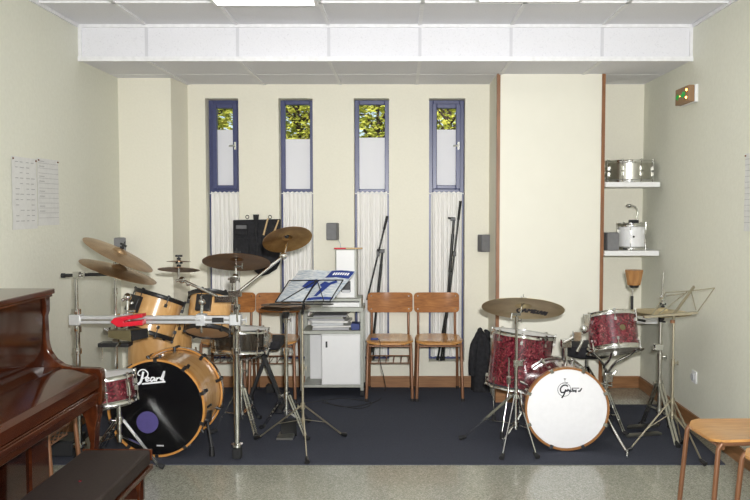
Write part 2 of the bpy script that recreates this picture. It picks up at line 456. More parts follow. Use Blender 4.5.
# ceiling lights
def lamp(x, y, z, label):
    t = thing('ceiling_light', label, 'ceiling light', (x, y, z), 'square ceiling lights')
    MB('grid').box((x-.3, y-.3, z), (x+.3, y-.28, z+.03)).box((x-.3, y+.28, z), (x+.3, y+.3, z+.03)).box((x-.3, y-.28, z), (x-.28, y+.28, z+.03)).box((x+.28, y-.28, z), (x+.3, y+.28, z+.03)).build('frame', t, smooth=0)
    MB('lamp').box((x-.28, y-.28, z+.006), (x+.28, y+.28, z+.025)).build('diffuser', t, smooth=0)
lamp(-.769, 4.50, HC-.030, 'square white ceiling light left of the picture centre at the top edge')
lamp(.731, 4.44, HC-.020, 'square white ceiling light right of the picture centre at the top edge')
for (x, y) in ((-.769, 2.2), (.731, 2.2), (-.769, -.2), (.731, -.2)):
    lamp(x, y, HC-.03, 'square white ceiling light nearer than the two seen at the top edge')
# things on the side walls
def wallsheet(x, y0, y1, ptop, pbot, side, label, grp, style):
    n = 1 if side < 0 else -1   # outward normal in x
    yc = (y0+y1)/2
    zt_, zb_ = ptop, pbot
    t = thing('wall_sheet', label, 'paper sheet', (x, yc, zb_), grp)
    rows = [[(x+n*(.002+.004*abs(sin(k*1.1+j*.9))), y0+(y1-y0)*j/6, zb_+(zt_-zb_)*k/8) for j in range(7)] for k in range(9)]
    MB('paper').grid(rows, (n*.0008, 0, 0)).build('sheet', t, smooth=60)
    pr = MB('ink'); rd = random.Random(3+int(y0*10))
    nrow = 12
    for k in range(nrow):
        z = zt_-(zt_-zb_)*(k+1)/(nrow+1.5)
        if style == 0:
            for c0 in (.12, .3, .55, .75):
                if rd.random() < .85:
                    w_ = rd.uniform(.08, .16)*(y1-y0); a = y0+c0*(y1-y0)
                    pr.box((x+n*.0085-.0003, a, z), (x+n*.0085+.0003, a+w_, z+.004))
        else:
            pr.box((x+n*.0085-.0003, y0+.01, z), (x+n*.0085+.0003, y1-.01, z+.002))
            if rd.random() < .6: pr.box((x+n*.0085-.0003, y0+.02, z+.010), (x+n*.0085+.0003, y0+.09, z+.014))
    pr.build('printed_table', t, smooth=0, label='faint grey printed lines')
    for (yy, zz) in ((y0+.012, zt_-.012), (y1-.012, zt_-.012)): MB('brownpaint').ball((x+n*.010, yy, zz), .005, 8).build('pin', t)
g_ = 'paper sheets pinned to the left wall'
wallsheet(XL, 4.47, 4.775, Z(155.5, 4.45), Z(230, 4.45), -1, 'white timetable sheet in small columns, left of two on the left wall', g_, 0)
wallsheet(XL, 4.785, 5.08, Z(157, 4.72), Z(226, 4.72), -1, 'white ruled sheet with dark corners, right of two on the left wall', g_, 1)
wallsheet(XR, 4.2, 4.58, Z(154, 4.59), Z(231, 4.59), 1, 'printed white sheet on the right wall at the picture edge', None, 1)
# emergency light
t = thing('emergency_light', 'emergency exit light with orange lamps and green arrow on the right wall', 'emergency light', (XR, 5.36, Z(100, 5.3)))
zc0, zc1 = Z(101, 5.3), Z(83, 5.3)
MB('white').box((XR-.022, 5.335, zc0), (XR, 5.60, zc1)).build('housing', t, smooth=0, bevel=.004)
MB('amber').box((XR-.062, 5.34, zc0+.004), (XR-.022, 5.595, zc1-.004)).build('diffuser', t, smooth=0, bevel=.004, label='brown see-through cover lit from inside')
for (yy, zz) in ((5.375, .032), (5.38, -.028), (5.50, -.002)): MB('bulb').ball((XR-.062, yy, (zc0+zc1)/2+zz*.8), .0075 if yy < 5.45 else .004).build('lamp', t, label='glowing orange lamp')
zz = (zc0+zc1)/2; a = MB('green'); xx = XR-.063
a.box((xx-.001, 5.42, zz-.007), (xx, 5.56, zz+.007)); a.prism([(xx, 5.585, zz-.002), (xx, 5.54, zz+.020), (xx, 5.54, zz-.024)], (-.001, 0, 0))
a.box((xx-.001, 5.43, zz-.018), (xx, 5.455, zz+.022)); a.box((xx-.001, 5.405, zz-.010), (xx, 5.42, zz+.018)); a.build('sign_marking', t, smooth=0, label='green arrow marking')
# wall socket
t = thing('wall_socket', 'small white socket low on the right wall', 'socket', (XR, 5.3, .31))
MB('white').box((XR-.01, 5.26, .30), (XR, 5.34, .38)).build('cover_plate', t, bevel=.003)
MB('lightgrey').cyl((XR-.012, 5.30, .34), (XR-.022, 5.30, .34), .024).build('insert', t)
# outside
struct(MB('grass').box((-14, YB+T_+.02, -.6), (14, 30, -.5)).build('ground'))
def tree(x, y, h, r, n, seed, label, zc=2.75, rz=1.3):
    rd = random.Random(seed)
    t = thing('tree', label, 'tree', (x, y, -.5), 'trees outside the windows')
    b = MB('bark'); b.tube([(x, y, -.5), (x+.05, y, h*.4), (x-.05, y+.05, h)], [.035, .025, .012], 8)
    for k in range(34):
        a = rd.uniform(0, 2*pi); z0 = rd.uniform(1.4, h-.4); l = rd.uniform(.5, 1)*r
        b.tube([(x, y, z0), (x+cos(a)*l*.5, y+sin(a)*l*.5, z0+.2), (x+cos(a)*l, y+sin(a)*l, z0+.3+rd.uniform(-.3, .3))], [.022, .015, .006], 5)
    b.build('trunk', t)
    leaves(rd, n, lambda: (lambda u, a, q: V((x+r*q*math.sqrt(1-u*u)*cos(a), y+r*q*math.sqrt(1-u*u)*sin(a), zc+rz*q*u)))(rd.uniform(-1, 1), rd.uniform(0, 2*pi), rd.uniform(.1, 1)**.5)).build('foliage', t, smooth=0)['kind'] = 'stuff'
def leaves(rd, n, f, s0=.018, s1=.042):
    l = MB('leaf')
    for k in range(n):
        c = f(); sz = rd.uniform(s0, s1); Rm = Matrix.Translation(c) @ Matrix.Rotation(rd.uniform(0, 6), 4, 'Z') @ Matrix.Rotation(rd.uniform(0, 3), 4, 'X')
        l.add([(-sz, 0, 0), (0, -sz*.5, .01), (sz, 0, 0), (0, sz*.5, .01)], [(0, 1, 2, 3)], Rm)
    return l
tree(-2.36, 10.3, 3.9, .50, 4200, 1, 'yellow-green tree seen through the leftmost window')
tree(-1.30, 10.5, 3.9, .50, 3800, 2, 'yellow-green tree seen through the second window from the left')
tree(-.28, 10.3, 3.9, .48, 2800, 3, 'branchy yellow-green tree seen through the third window')
tree(.66, 10.8, 3.0, .44, 2000, 4, 'low yellow-green tree seen through the window nearest the cupboard', zc=2.0, rz=.82)
rd = random.Random(9)
hg = leaves(rd, 9000, lambda: V((rd.uniform(-6, .9), rd.uniform(13, 14.2), rd.uniform(-.5, 4.9+.3*rd.random()))), .07, .15)
o = hg.build('hedge', M4=Matrix.Translation(V((-2.6, 13.6, -.5))), smooth=0); tag(o, 'tall dense yellow-green hedge far behind the trees outside', 'hedge'); o['kind'] = 'stuff'
hb = leaves(rd, 1800, lambda: V((rd.uniform(1.2, 4), rd.uniform(12, 12.8), rd.uniform(-.5, 2.75))), .07, .13)
o = hb.build('hedge', M4=Matrix.Translation(V((2.6, 12.4, -.5))), smooth=0); tag(o, 'low hedge outside at the right, under open sky', 'hedge'); o['kind'] = 'stuff'
# ================================================================ drum parts
def drum(root, T, R_, H, shell, hoop, lugm, top, bot, nl=8, lug='tube', hoopw=.020, woodhoop=False, phase=.2, badge=None, inner=True):
    """axis = local z of T, from resonant/front side (0) to batter side (H)"""
    sh = MB(shell); sh.lathe([(R_-.008, 0), (R_, .001), (R_, H-.001), (R_-.008, H)], T, 56); sh.build('shell', root)
    hn = 'hoop'
    for z0, sg, nm in ((0, -1, 'lower_hoop'), (H, 1, 'upper_hoop')):
        h = MB(hoop[0] if sg < 0 else hoop[1])
        if woodhoop:
            a = z0-.010*sg*-1 if 0 else z0
            za, zb_ = (z0-.010, z0+.032) if sg < 0 else (z0-.032, z0+.010)
            h.lathe([(R_+.004, za), (R_+.016, za), (R_+.016, zb_), (R_+.004, zb_), (R_+.004, za)], T, 64)
            ho = h.build('front_hoop' if sg < 0 else 'rear_hoop', root)
            if hoop[2] if len(hoop) > 2 else None:
                zc = (za+zb_)/2
                k = MB(hoop[2]).lathe([(R_+.016, zc-.014), (R_+.0172, zc-.012), (R_+.0172, zc+.012), (R_+.016, zc+.014)], T, 64)
                if sg > 0 or len(hoop) > 3: k.build('inlay_stripe', ho)
        else:
            za, zb_ = (z0-.010, z0+hoopw-.010) if sg < 0 else (z0-hoopw+.010, z0+.010)
            h.lathe([(R_+.002, za), (R_+.010, za-.001), (R_+.008, za+.004), (R_+.006, (za+zb_)/2), (R_+.008, zb_-.004), (R_+.010, zb_+.001), (R_+.002, zb_), (R_+.002, za)], T, 56)
            h.build(nm, root)
    for z, mt, nm in ((-.002, bot, 'resonant_head'), (H+.002, top, 'batter_head')):
        if mt: MB(mt).lathe([(R_+.003, z), (R_-.012, z+(.0015 if z > 0 else -.0015)), (0, z+(.0015 if z > 0 else -.0015))], T, 56).build(nm, root)
    for k in range(nl):
        a = phase+2*pi*k/nl; Rz = T @ Matrix.Rotation(a, 4, 'Z')
        if lug == 'claw':
            for z0, sg in ((0, 1), (H, -1)):
                l = MB(lugm)
                l.box((R_+.010, -.010, z0-.012 if sg > 0 else z0-.032), (R_+.023, .010, z0+.032 if sg > 0 else z0+.012), Rz)
                l.box((R_-.002, -.010, z0-.015 if sg > 0 else z0+.010), (R_+.020, .010, z0-.010 if sg > 0 else z0+.015), Rz)
                l.add(*_cyl((R_+.018, 0, z0+.02*sg), (R_+.018, 0, z0+.075*sg), .0035), Rz)
                l.add(*_cyl((R_-.001, 0, z0+.072*sg), (R_+.026, 0, z0+.072*sg), .011, .009), Rz)
                l.build('lug', root)
        else:
            ll = .020 if lug == 'short' else H*.20
            for z0, sg, z1 in ((.036, 1, -.012), (H-.036, -1, H+.012)):
                l = MB(lugm)
                za, zb_ = min(z0, z0+sg*ll), max(z0, z0+sg*ll)
                l.box((R_-.001, -.007, za), (R_+.016, .007, zb_), Rz)
                l.add(*_cyl((R_+.011, 0, min(z0+sg*.004, z1)), (R_+.011, 0, max(z0+sg*.004, z1)), .003), Rz)
                l.box((R_+.002, -.008, z1-.004), (R_+.016, .008, z1+.004), Rz)
                l.add(*_cyl((R_+.011, 0, z1-.007), (R_+.011, 0, z1+.007), .0055), Rz)
                l.build('lug', root)
def _cyl(a, b, r, r2=None, n=8):
    m = MB('chrome'); m.cyl(a, b, r, r2, n); return m.v, m.f
def strokes(lines, w, O, U, W_, mat, off, widths=None):
    """lines of (x,y) in logo units drawn as flat printed ribbons on plane O + x*U + y*W_"""
    mb = MB(mat); N = U.cross(W_).normalized()
    for li, ln in enumerate(lines):
        pts = [V((p[0], p[1])) for p in ln]
        q = []; n = len(pts)
        if n > 2:
            for i in range(n-1):
                p0 = pts[max(i-1, 0)]; p1 = pts[i]; p2 = pts[i+1]; p3 = pts[min(i+2, n-1)]
                for k in range(6):
                    t = k/6; q.append(.5*((2*p1)+(-p0+p2)*t+(2*p0-5*p1+4*p2-p3)*t*t+(-p0+3*p1-3*p2+p3)*t**3))
            q.append(pts[-1])
        else: q = pts
        ww = (widths[li] if widths else w)/2
        A = []; B = []
        for i, p in enumerate(q):
            d = (q[min(i+1, len(q)-1)]-q[max(i-1, 0)]); d = d.normalized() if d.length > 1e-9 else V((1, 0))
            nn = V((-d.y, d.x))*ww; A.append(p+nn); B.append(p-nn)
        to = lambda p: O+U*p.x+W_*p.y+N*(off+li*1e-5)
        mb.grid([[to(p) for p in A], [to(p) for p in B]])
    return mb
def rotm(axis, zdir): pass
def cymbal(name, label, c, n, r, mat, group=None, bell=.17, ht=.035, nut='blackmetal', post=.035, text=False, arc=.10):
    """cymbal is a thing of its own: bow > bell, wing nut, felt"""
    n = V(n).normalized(); T = Matrix.Translation(V(c)) @ frame_z(n, V((1, 0, 0)) if abs(n.x) < .7 else V((0, 1, 0))).to_4x4()
    # make local x roughly world x
    x = V((1, 0, 0))-n*n.x; x.normalize(); y = n.cross(x); T = Matrix.Translation(V(c)) @ Matrix((x, y, n)).transposed().to_4x4()
    rt = bpy.data.objects.new(name, None); COL.objects.link(rt); rt.matrix_world = T; rt.empty_display_size = .05; WM[rt.name] = T
    tag(rt, label, 'cymbal', group)
    rb = r*bell/.5*.5*2; rb = r*.22
    prof = []; th = .0016
    for k in range(11):
        t = k/10; prof.append((rb+(r-rb)*t, -arc*r*(t**1.7)))
    bow = [(a, z) for a, z in prof]+[(a, z-th) for a, z in prof[::-1]]
    bow.append(bow[0])
    MB(mat).lathe(bow, T, 72).build('bow', rt)
    bl = [(.006, rb*.45), (rb*.35, rb*.42), (rb*.7, rb*.27), (rb*.92, rb*.07), (rb, 0)]
    MB(mat).lathe(bl+[(a, z-th) for a, z in bl[::-1]]+[bl[0]], T, 40).build('bell', rt)
    k = MB('rubber'); k.lathe([(.004, rb*.45), (.012, rb*.45), (.012, rb*.45+.010), (.004, rb*.45+.010)], T, 16); k.lathe([(.004, rb*.45-.012), (.013, rb*.45-.012), (.013, rb*.45-.003), (.004, rb*.45-.003)], T, 16)
    k.build('felt_washer', rt)
    wn = MB(nut); z0 = rb*.45+.010
    wn.add(*_cyl((0, 0, z0), (0, 0, z0+.014), .007), T); wn.box((-.020, -.003, z0+.006), (.020, .003, z0+.018), T)
    wn.add(*_cyl((0, 0, rb*.45-.02), (0, 0, z0+post), .0032), T)
    wn.build('wing_nut', rt)
    if text:
        st = scribble(); to = []
        mb = strokes(st, .26, V((0, 0, 0)), V((1, 0, 0)), V((0, 1, 0)), 'logo_black', 0)
        # wrap on the underside: local point -> radius based depth
        s_ = r*.36
        vs = []
        for v in mb.v:
            px_ = v.x*s_*.52+r*.28; py_ = -(v.y*s_*.80)+r*.40
            rr = math.hypot(px_, py_); t = max(0, (rr-rb)/(r-rb)); z = -arc*r*(t**1.7)-th-.0008
            vs.append(T @ V((px_, py_, z)))
        mb.v = vs; mb.build('printed_logo', rt, smooth=0, label='black lettering printed under the cymbal')
    return rt
def scribble():
    # loosely lettered signature-like marks as seen under the crash
    L = []
    L.append([(-1.6, .5), (-1.95, .1), (-1.8, -.45), (-1.3, -.5), (-1.25, 0), (-1.55, .1)])
    L.append([(-1.2, -.5), (-1.0, .5), (-.75, -.5)]); L.append([(-1.1, -.1), (-.82, -.1)])
    L.append([(-.6, -.5), (-.5, .5), (-.3, 0), (-.1, .5), (0, -.5)])
    L.append([(.2, -.5), (.2, .5), (.5, .3), (.25, 0), (.55, -.25), (.2, -.5)])
    L.append([(.7, -.5), (.75, .5)]); L.append([(.95, -.5), (1.15, .5), (1.35, -.5)]); L.append([(1.02, -.1), (1.28, -.1)])
    L.append([(1.5, -.5), (1.55, .5), (1.85, -.5), (1.9, .5)])
    return L
def clampb(mb, c, s=.03):
    c = V(c); mb.cbox(c, (s, s*1.1, s*1.1)); mb.cyl(c+V((s*.4, 0, 0)), c+V((s*1.1, 0, 0)), s*.16); mb.cbox(c+V((s*1.2, 0, 0)), (s*.2, s*.22, s*.9))
    return mb
def tripod_stand(name, label, cat, base, z_hub, z_low, feet, segs, mats=('chrome', 'rubber'), group=None, double=True, r=.0125, legw=.014, low=True):
    """base xy of pole; z_hub where legs start; z_low where braces start; segs [(z, r)...] pole tiers"""
    bx, by = base; t = thing(name, label, cat, (bx, by, .006), group)
    m = mats[0]
    z0 = z_low-.03
    prev = z0
    for i, (z, rr) in enumerate(segs):
        MB(m).cyl((bx, by, prev), (bx, by, z), rr, n=16).build('pole', t)
        if i < len(segs)-1:
            c = MB(m); c.cyl((bx, by, z-.03), (bx, by, z+.012), rr*1.45, n=16); c.cyl((bx, by, z-.01), (bx+rr*2.6, by-.01, z-.01), .004); c.cbox((bx+rr*3.1, by-.012, z-.01), (.004, .018, .024))
            c.build('height_clamp', t)
        prev = z
    c = MB(m); c.cyl((bx, by, z_hub-.018), (bx, by, z_hub+.018), r*1.7, n=16); MB(m).cyl((bx, by, z_low-.012), (bx, by, z_low+.012), r*1.5, n=16).build('brace_collar', t)
    c.cyl((bx, by, z_hub), (bx-r*3, by-.012, z_hub), .004); c.cbox((bx-r*3.4, by-.014, z_hub), (.004, .02, .022))
    c.build('leg_collar', t)
    for fx, fy in feet:
        d = V((fx-bx, fy-by, 0)); dn = d.normalized(); sd = V((-dn.y, dn.x, 0))
        a = V((bx, by, z_hub))+dn*r*1.6; b = V((fx, fy, .018))
        l = MB(m)
        for s_ in ((-1, 1) if double else (0,)):
            l.bar(a+sd*.010*s_, b+sd*.010*s_, .003 if double else legw, legw if double else .006, up=sd)
        if not double: pass
        else:
            for q in (.33, .66): p = a.lerp(b, q); l.cyl(p-sd*.013, p+sd*.013, .004)
        lo = l.build('leg', t)
        ft = MB(mats[1]); ft.cyl(b+V((0, 0, .014))-dn*.02, b+dn*.022-V((0, 0, .002)), .010, .015, 12)
        ft.build('rubber_foot', lo)
        p = a.lerp(b, .55); q = V((bx, by, z_low))+dn*r*1.5
        br = MB(m)
        for s_ in ((-1, 1) if double else (0,)): br.bar(q+sd*.006*s_, p+sd*.006*s_, .003, .010, up=sd)
        br.build('brace', t)
    return t
# ================================================================ PEARL KIT
Y0 = 4.66
cF = P(156.5, 408.5, Y0); cF.z = .006+.286
rearC = P(178, 393, 5.06)
ax = V((rearC.x-cF.x, .40, 0)).normalized()
T = Matrix.Translation(cF) @ frame_z(ax).to_4x4()
t = thing('bass_drum', 'maple bass drum with a black front head, white script logo and purple disc', 'bass drum', (cF.x, cF.y+.2, .006))
drum(t, T, .268, .42, 'maple', ('hoopwood', 'hoopwood', 'chrome'), 'black', 'whitehead', 'blackhead', 10, 'claw', woodhoop=True, phase=.31)
Ux = frame_z(ax) @ V((-1, 0, 0)); Ux = V((ax.y, -ax.x, 0)); Wz = V((0, 0, 1)); Nf = Ux.cross(Wz)  # points toward -y
def onhead(px, py): return P(px, py, cF.y-.004)
# logo in pixel units of the photograph crop -> metres
S0 = 820/4.66
def pl(pts): return [((x/16.67+135-156.5)/S0, -((y/16.67+360)-408.5)/S0) for x, y in pts]
pearl = [pl([(95, 255), (60, 240), (62, 200), (110, 160), (175, 160), (225, 210), (215, 265), (165, 300)]),
         pl([(150, 190), (125, 290), (95, 370), (45, 408)]), pl([(160, 300), (110, 300)]),
         pl([(185, 335), (245, 300), (215, 285), (185, 320), (205, 350), (255, 335)]),
         pl([(345, 295), (295, 285), (268, 325), (290, 350), (345, 305), (335, 350)]), pl([(362, 350), (385, 285)]), pl([(375, 320), (410, 290), (435, 300), (440, 325)]),
         pl([(440, 325), (480, 240), (505, 180), (488, 260), (470, 320), (500, 325)]), pl([(120, 398), (520, 355)])]
cen = cF-ax*.0
off = .0045
mb = strokes(pearl, .006, cen, Ux, Wz, 'logo_white', off, [.0065, .013, .006, .0075, .0075, .0085, .0065, .011, .009])
mb.build('script_logo', t, smooth=0, label='white script lettering on the front head')
ps = MB('purple'); pc = V(((147.3-156.5)/S0, -(423-408.5)/S0))
ps.lathe([(0, .0045), (11.2/S0, .0045), (11.2/S0, .0040)], Matrix.Translation(cen+Ux*pc.x+Wz*pc.y) @ Matrix((Ux, Wz, Nf)).transposed().to_4x4(), 40)
ps.build('round_sticker', t, label='purple round disc on the front head')
sm = MB('logo_white')
for k in range(6): sm.box((-.020+k*.007, -.004, .0044), (-.0155+k*.007, .004, .0046), Matrix.Translation(cen+Ux*((160-156.5)/S0)-Wz*((446.8-408.5)/S0)) @ Matrix((Ux, Wz, Nf)).transposed().to_4x4())
sm.build('maker_mark', t, smooth=0, label='tiny white maker mark near the bottom of the head')
for sg, (hp, fp) in ((1, ((208, 425), (212, 456))), (-1, ((106, 425), (100, 458)))):
    a = cF+ax*.10+Ux*sg*.262+Wz*-.07; b = G(fp[0], fp[1]) if sg > 0 else V((cF.x-.36, cF.y-.02, .006))
    if sg > 0: b.z = .02
    s = MB('black'); s.cyl(a, b+V((0, 0, .03)), .009); s.cbox(a, (.05, .05, .06)); s.cyl(b+V((0, 0, .045)), b+V((0, 0, -.012)), .012, .018); s.cyl(a+V((0, 0, .05)), a+V((.03*sg, 0, .07)), .007)
    s.build('spur', t)
# toms
def axdrum(c_top, n, H): n = V(n).normalized(); return Matrix.Translation(V(c_top)-n*H) @ Matrix((lambda x: (x, n.cross(x), n))((V((1, 0, 0))-n*n.x).normalized())).transposed().to_4x4()
g_ = 'maple toms of the left kit'
tp = P(160, 297, 4.98)
t = thing('rack_tom', 'maple tom tilted to the right above the bass drum, upper left of the maple toms', 'tom drum', tp-V((0, 0, .25)), g_)
T = axdrum(tp, (.27, .22, .90), .225); drum(t, T, .147, .225, 'maple', ('black', 'black'), 'black', 'whitehead', 'clearhead', 6, 'short', hoopw=.024, phase=-.95)
b = MB('black'); Rz = T @ Matrix.Rotation(-2.2, 4, 'Z'); b.box((.146, -.05, .09), (.178, .05, .19), Rz); b.build('mount_bracket', t, bevel=.004)
b = MB('chrome'); p0 = Rz @ V((.178, 0, .14)); p1 = P(127.5, 297, 4.72); b.tube([p0, p0.lerp(p1, .6)+V((0, 0, .012)), p1, P(127.5, 316, 4.70)], .009, 10); b.ball(p1, .024); b.ball(p0, .022); b.cyl(p1, p1+V((-.03, -.01, -.02)), .010); b.cyl(P(126, 311, 4.68), P(135, 311, 4.66), .006)
b.build('mounting_arm', t)
tp = P(211.5, 297, 4.98)
t = thing('rack_tom', 'maple tom seen from below, right of the other maple toms behind the silver bar', 'tom drum', tp-V((0, 0, .25)), g_)
T = axdrum(tp, (.03, .40, .9), .22); drum(t, T, .126, .22, 'maple', ('black', 'black'), 'black', 'whitehead', 'clearhead', 6, 'short', hoopw=.026, phase=-.72)
b = MB('black'); Rz = T @ Matrix.Rotation(-1.62, 4, 'Z'); b.box((.125, -.045, .09), (.155, .045, .19), Rz); b.build('mount_bracket', t, bevel=.004)
b = MB('chrome'); p0 = Rz @ V((.155, 0, .14)); p1 = P(202, 302, 4.72); b.tube([p0, p0.lerp(p1, .6)+V((0, 0, .012)), p1, P(201.5, 316, 4.70)], .009, 10); b.ball(p1, .020); b.cyl(P(201, 322, 4.66), P(201.5, 333, 4.66), .006); b.cyl(p1, p1+V((0, -.02, .04)), .007)
b.build('mounting_arm', t)
ft = P(160, 318, 5.40); ft.z = .70
t = thing('floor_tom', 'large maple floor tom standing low behind the bass drum', 'tom drum', (ft.x, ft.y, .006), g_)
T = axdrum(ft, (0.0, .06, 1), .42); drum(t, T, .205, .42, 'maple', ('black', 'black'), 'black', 'whitehead', 'clearhead', 8, 'short', hoopw=.024, phase=.1)
for k in range(3):
    a = .5+2*pi*k/3; x, y = ft.x+.235*cos(a), ft.y+.235*sin(a)
    l = MB('chrome'); l.tube([(x, y, .50), (x, y, .12), (x+.02*cos(a), y+.02*sin(a), .03)], .006); lo = l.build('leg', t)
    MB('rubber').cyl((x+.02*cos(a), y+.02*sin(a), .04), (x+.02*cos(a), y+.02*sin(a), .006), .012, .014).build('rubber_foot', lo)
    MB('black').cbox((ft.x+.215*cos(a), ft.y+.215*sin(a), .40), (.035, .035, .06)).build('leg_bracket', t, bevel=.004)
# rack
YR = 4.64
xl, xr = X(76.5, YR, 320), X(236.8, YR, 400); zbar = Z(319.5, YR)
t = thing('drum_rack', 'silver drum rack with a square bar on two chrome legs over the left kit', 'drum rack', (xl, YR, .006))
bm_ = MB('alu').box((xl-.02, YR-.022, zbar-.022), (xr+.02, YR+.022, zbar+.022)); bo = bm_.build('crossbar', t, bevel=.004)
gr = MB('steel'); gr.box((xl+.03, YR-.0235, zbar-.004), (xr-.03, YR-.022, zbar+.004)); gr.build('groove', bo, smooth=0)
pl_ = MB('black'); xa, xb = X(213, YR, 320), X(224.5, YR, 320); pl_.box((xa, YR-.026, zbar-.014), (xb, YR-.022, zbar+.014)); pl_.build('name_plate', t, smooth=0, label='small black plate on the bar')
for x, ztop, nm in ((xl, Z(274, YR), 0), (xr, Z(292, YR), 1)):
    l = MB('chrome'); l.cyl((x, YR, .07), (x, YR, zbar+.05), .018, n=20); lo = l.build('leg', t)
    l = MB('chrome'); l.cyl((x, YR, zbar+.05), (x, YR, ztop), .0125, n=16); l.build('upper_post', t)
    l = MB('rubber'); l.cbox((x, YR, .036), (.050, .05, .060)); l.build('rubber_foot', lo, bevel=.006)
    cc = MB('chrome'); cc.cyl((x, YR, .075), (x, YR, .09), .034, n=20); cc.build('foot_collar', lo)
    for z in (zbar-.055, zbar-.18, zbar+.07):
        if nm == 0 and z > zbar: z = zbar+.045
        c = MB('chrome'); c.cyl((x, YR, z-.016), (x, YR, z+.016), .026, n=16); c.cyl((x+.01, YR-.02, z), (x+.012, YR-.04, z), .005); c.cbox((x+.012, YR-.042, z), (.016, .006, .014)); c.build('memory_clamp', t)
    c = MB('alu'); c.box((x-.032, YR-.034, zbar-.030), (x+.032, YR+.034, zbar+.030)); c.cyl((x+.032, YR-.01, zbar), (x+.055, YR-.01, zbar), .006); c.cbox((x+.06, YR-.01, zbar), (.008, .012, .034)); c.build('bar_clamp', t, bevel=.005)
for px in (127, 201.5):
    x = X(px, YR, 320); c = MB('alu'); c.box((x-.026, YR-.032, zbar-.032), (x+.026, YR+.032, zbar+.032)); c.cyl((x, YR-.03, zbar), (x-.01, YR-.06, zbar+.01), .006); c.cbox((x-.01, YR-.062, zbar+.01), (.03, .006, .012)); c.build('bar_clamp', t, bevel=.005)
# left cymbal arm
a = P(62, 275.5, YR); b = P(118, 274, YR+.02); arm = MB('blackmetal'); arm.cyl(a, b, .0095, n=12); arm.build('cymbal_arm', t, label='dark horizontal cymbal arm')
clampb(MB('chrome'), P(77, 275, YR), .034).build('arm_clamp', t); clampb(MB('chrome'), P(112, 274, YR), .026).build('arm_clamp', t); MB('rubber').cyl(P(61.5, 275.5, YR), P(65, 275.5, YR), .013).build('end_cap', t)
# right boom arms
q0 = P(237, 293, YR); q1 = P(283.5, 256, 4.80); q2 = P(287, 243, 4.86)
c = MB('chrome'); c.cyl(q0+(q0-q1).normalized()*.03, q1, .009, n=12); c.build('boom_arm', t)
c = MB('chrome'); c.cbox(P(235, 293.5, YR-.01), (.07, .04, .034)); c.ball(q1, .022); c.cyl(q1, q2, .006); c.cyl(P(233.5, 293, YR), P(233.5, 277, YR), .015); c.cyl(P(236.5, 297, YR-.03), P(237.5, 322, YR-.03), .007); clampb(c, P(233, 280, YR), .03); c.build('boom_clamp', t)
r0 = P(237, 251, 4.72); r1 = P(236, 277, 4.66)
c = MB('chrome'); c.cyl(r1, P(236, 258, 4.69), .006); c.cyl(P(234.5, 266, 4.66), P(242, 266, 4.66), .007); c.cbox(P(242.5, 266, 4.66), (.008, .012, .034)); c.ball(P(235.5, 277, 4.66), .019); c.cyl(P(228, 279, 4.66), P(233, 279, 4.66), .007); c.build('cymbal_tilter', t)
s0 = P(178.7, 277, 4.72); s1 = P(217, 296, YR)
c = MB('chrome'); c.cyl(P(182, 280, 4.71), s1, .008, n=12); c.cbox(P(224, 299, YR), (.10, .034, .034)); c.build('splash_arm', t)
c = MB('chrome'); c.cyl(s0+V((0, 0, 0)), P(178.9, 262, 4.72), .0055); c.ball(P(182, 280, 4.71), .020); c.ball(P(188, 284, 4.70), .013); c.cyl(P(176, 281, 4.70), P(184, 279, 4.69), .007); c.build('splash_tilter', t)
# post behind the bar that carries the two tilted cymbals
xq = X(115.2, 4.70, 300); k = MB('chrome'); k.cyl((xq, 4.70, Z(372, 4.70)), (xq, 4.70, Z(290, 4.70)), .010, n=16); k.cyl((xq, 4.70, Z(292, 4.7)), (xq, 4.70, Z(262, 4.70)), .007); k.cbox((xq, 4.69, zbar), (.04, .06, .05)); k.cyl((xq, 4.70, Z(294, 4.7)), (xq, 4.70, Z(288, 4.7)), .014); k.cyl((xq, 4.70, Z(272, 4.7)), (xq, 4.70, Z(268, 4.7)), .018); k.build('cymbal_post', t)
# cymbals of the left kit
g_ = 'cymbals of the left drum kit'
cymbal('crash_cymbal', 'bronze cymbal tilted steeply, topmost of the pair at the far left', P(120, 251.5, 4.70), (.47, .01, .88), .212, 'bronze', g_, ht=.02)
cymbal('crash_cymbal', 'bronze cymbal tilted just under the topmost one at the far left', P(119.5, 268, 4.70), (.325, .01, .94), .222, 'bronze', g_)
cymbal('splash_cymbal', 'small dark splash cymbal, lower and wider of the stacked pair before the pillar', P(178.8, 268.5, 4.72), (0, .20, .98), .118, 'darkbronze', g_, arc=.06, post=.005)
cymbal('splash_cymbal', 'tiny dark splash cymbal stacked on top of a wider one before the pillar', P(178.8, 260.8, 4.72), (0, .10, .99), .068, 'darkbronze', g_, arc=.06, post=.012)
cymbal('ride_cymbal', 'wide dark brown cymbal in front of the leftmost curtain, seen from below', P(236.5, 259, 4.69), (-.02, .32, .94), .192, 'darkbronze', g_, arc=.10)
cymbal('boom_cymbal', 'shiny brown cymbal on a long silver boom beside the black bag', P(287, 237.5, 4.86), (-.24, .50, .85), .148, 'brown_bronze', g_, arc=.10)
# cymbal stand behind at x=115
bx = X(115.2, 5.0, 300)
if 0: t = tripod_stand('cymbal_stand', 'chrome pole stand at the far left carrying the two tilted bronze cymbals', 'cymbal stand', (X(115.2, 4.74, 300), 4.74+.0), .42, .2, [(G(100, 440).x, 4.98), (X(92, 4.6), 4.55), (-1.40, 5.0)][:0] or [(X(115.2, 4.74)-.2, 4.98), (X(115.2, 4.74)-.22, 4.55), (X(115.2, 4.74)+.12, 5.05)][:2], [(Z(345, 4.74), .0125), (Z(290, 4.74), .010), (Z(262, 4.74), .007)])
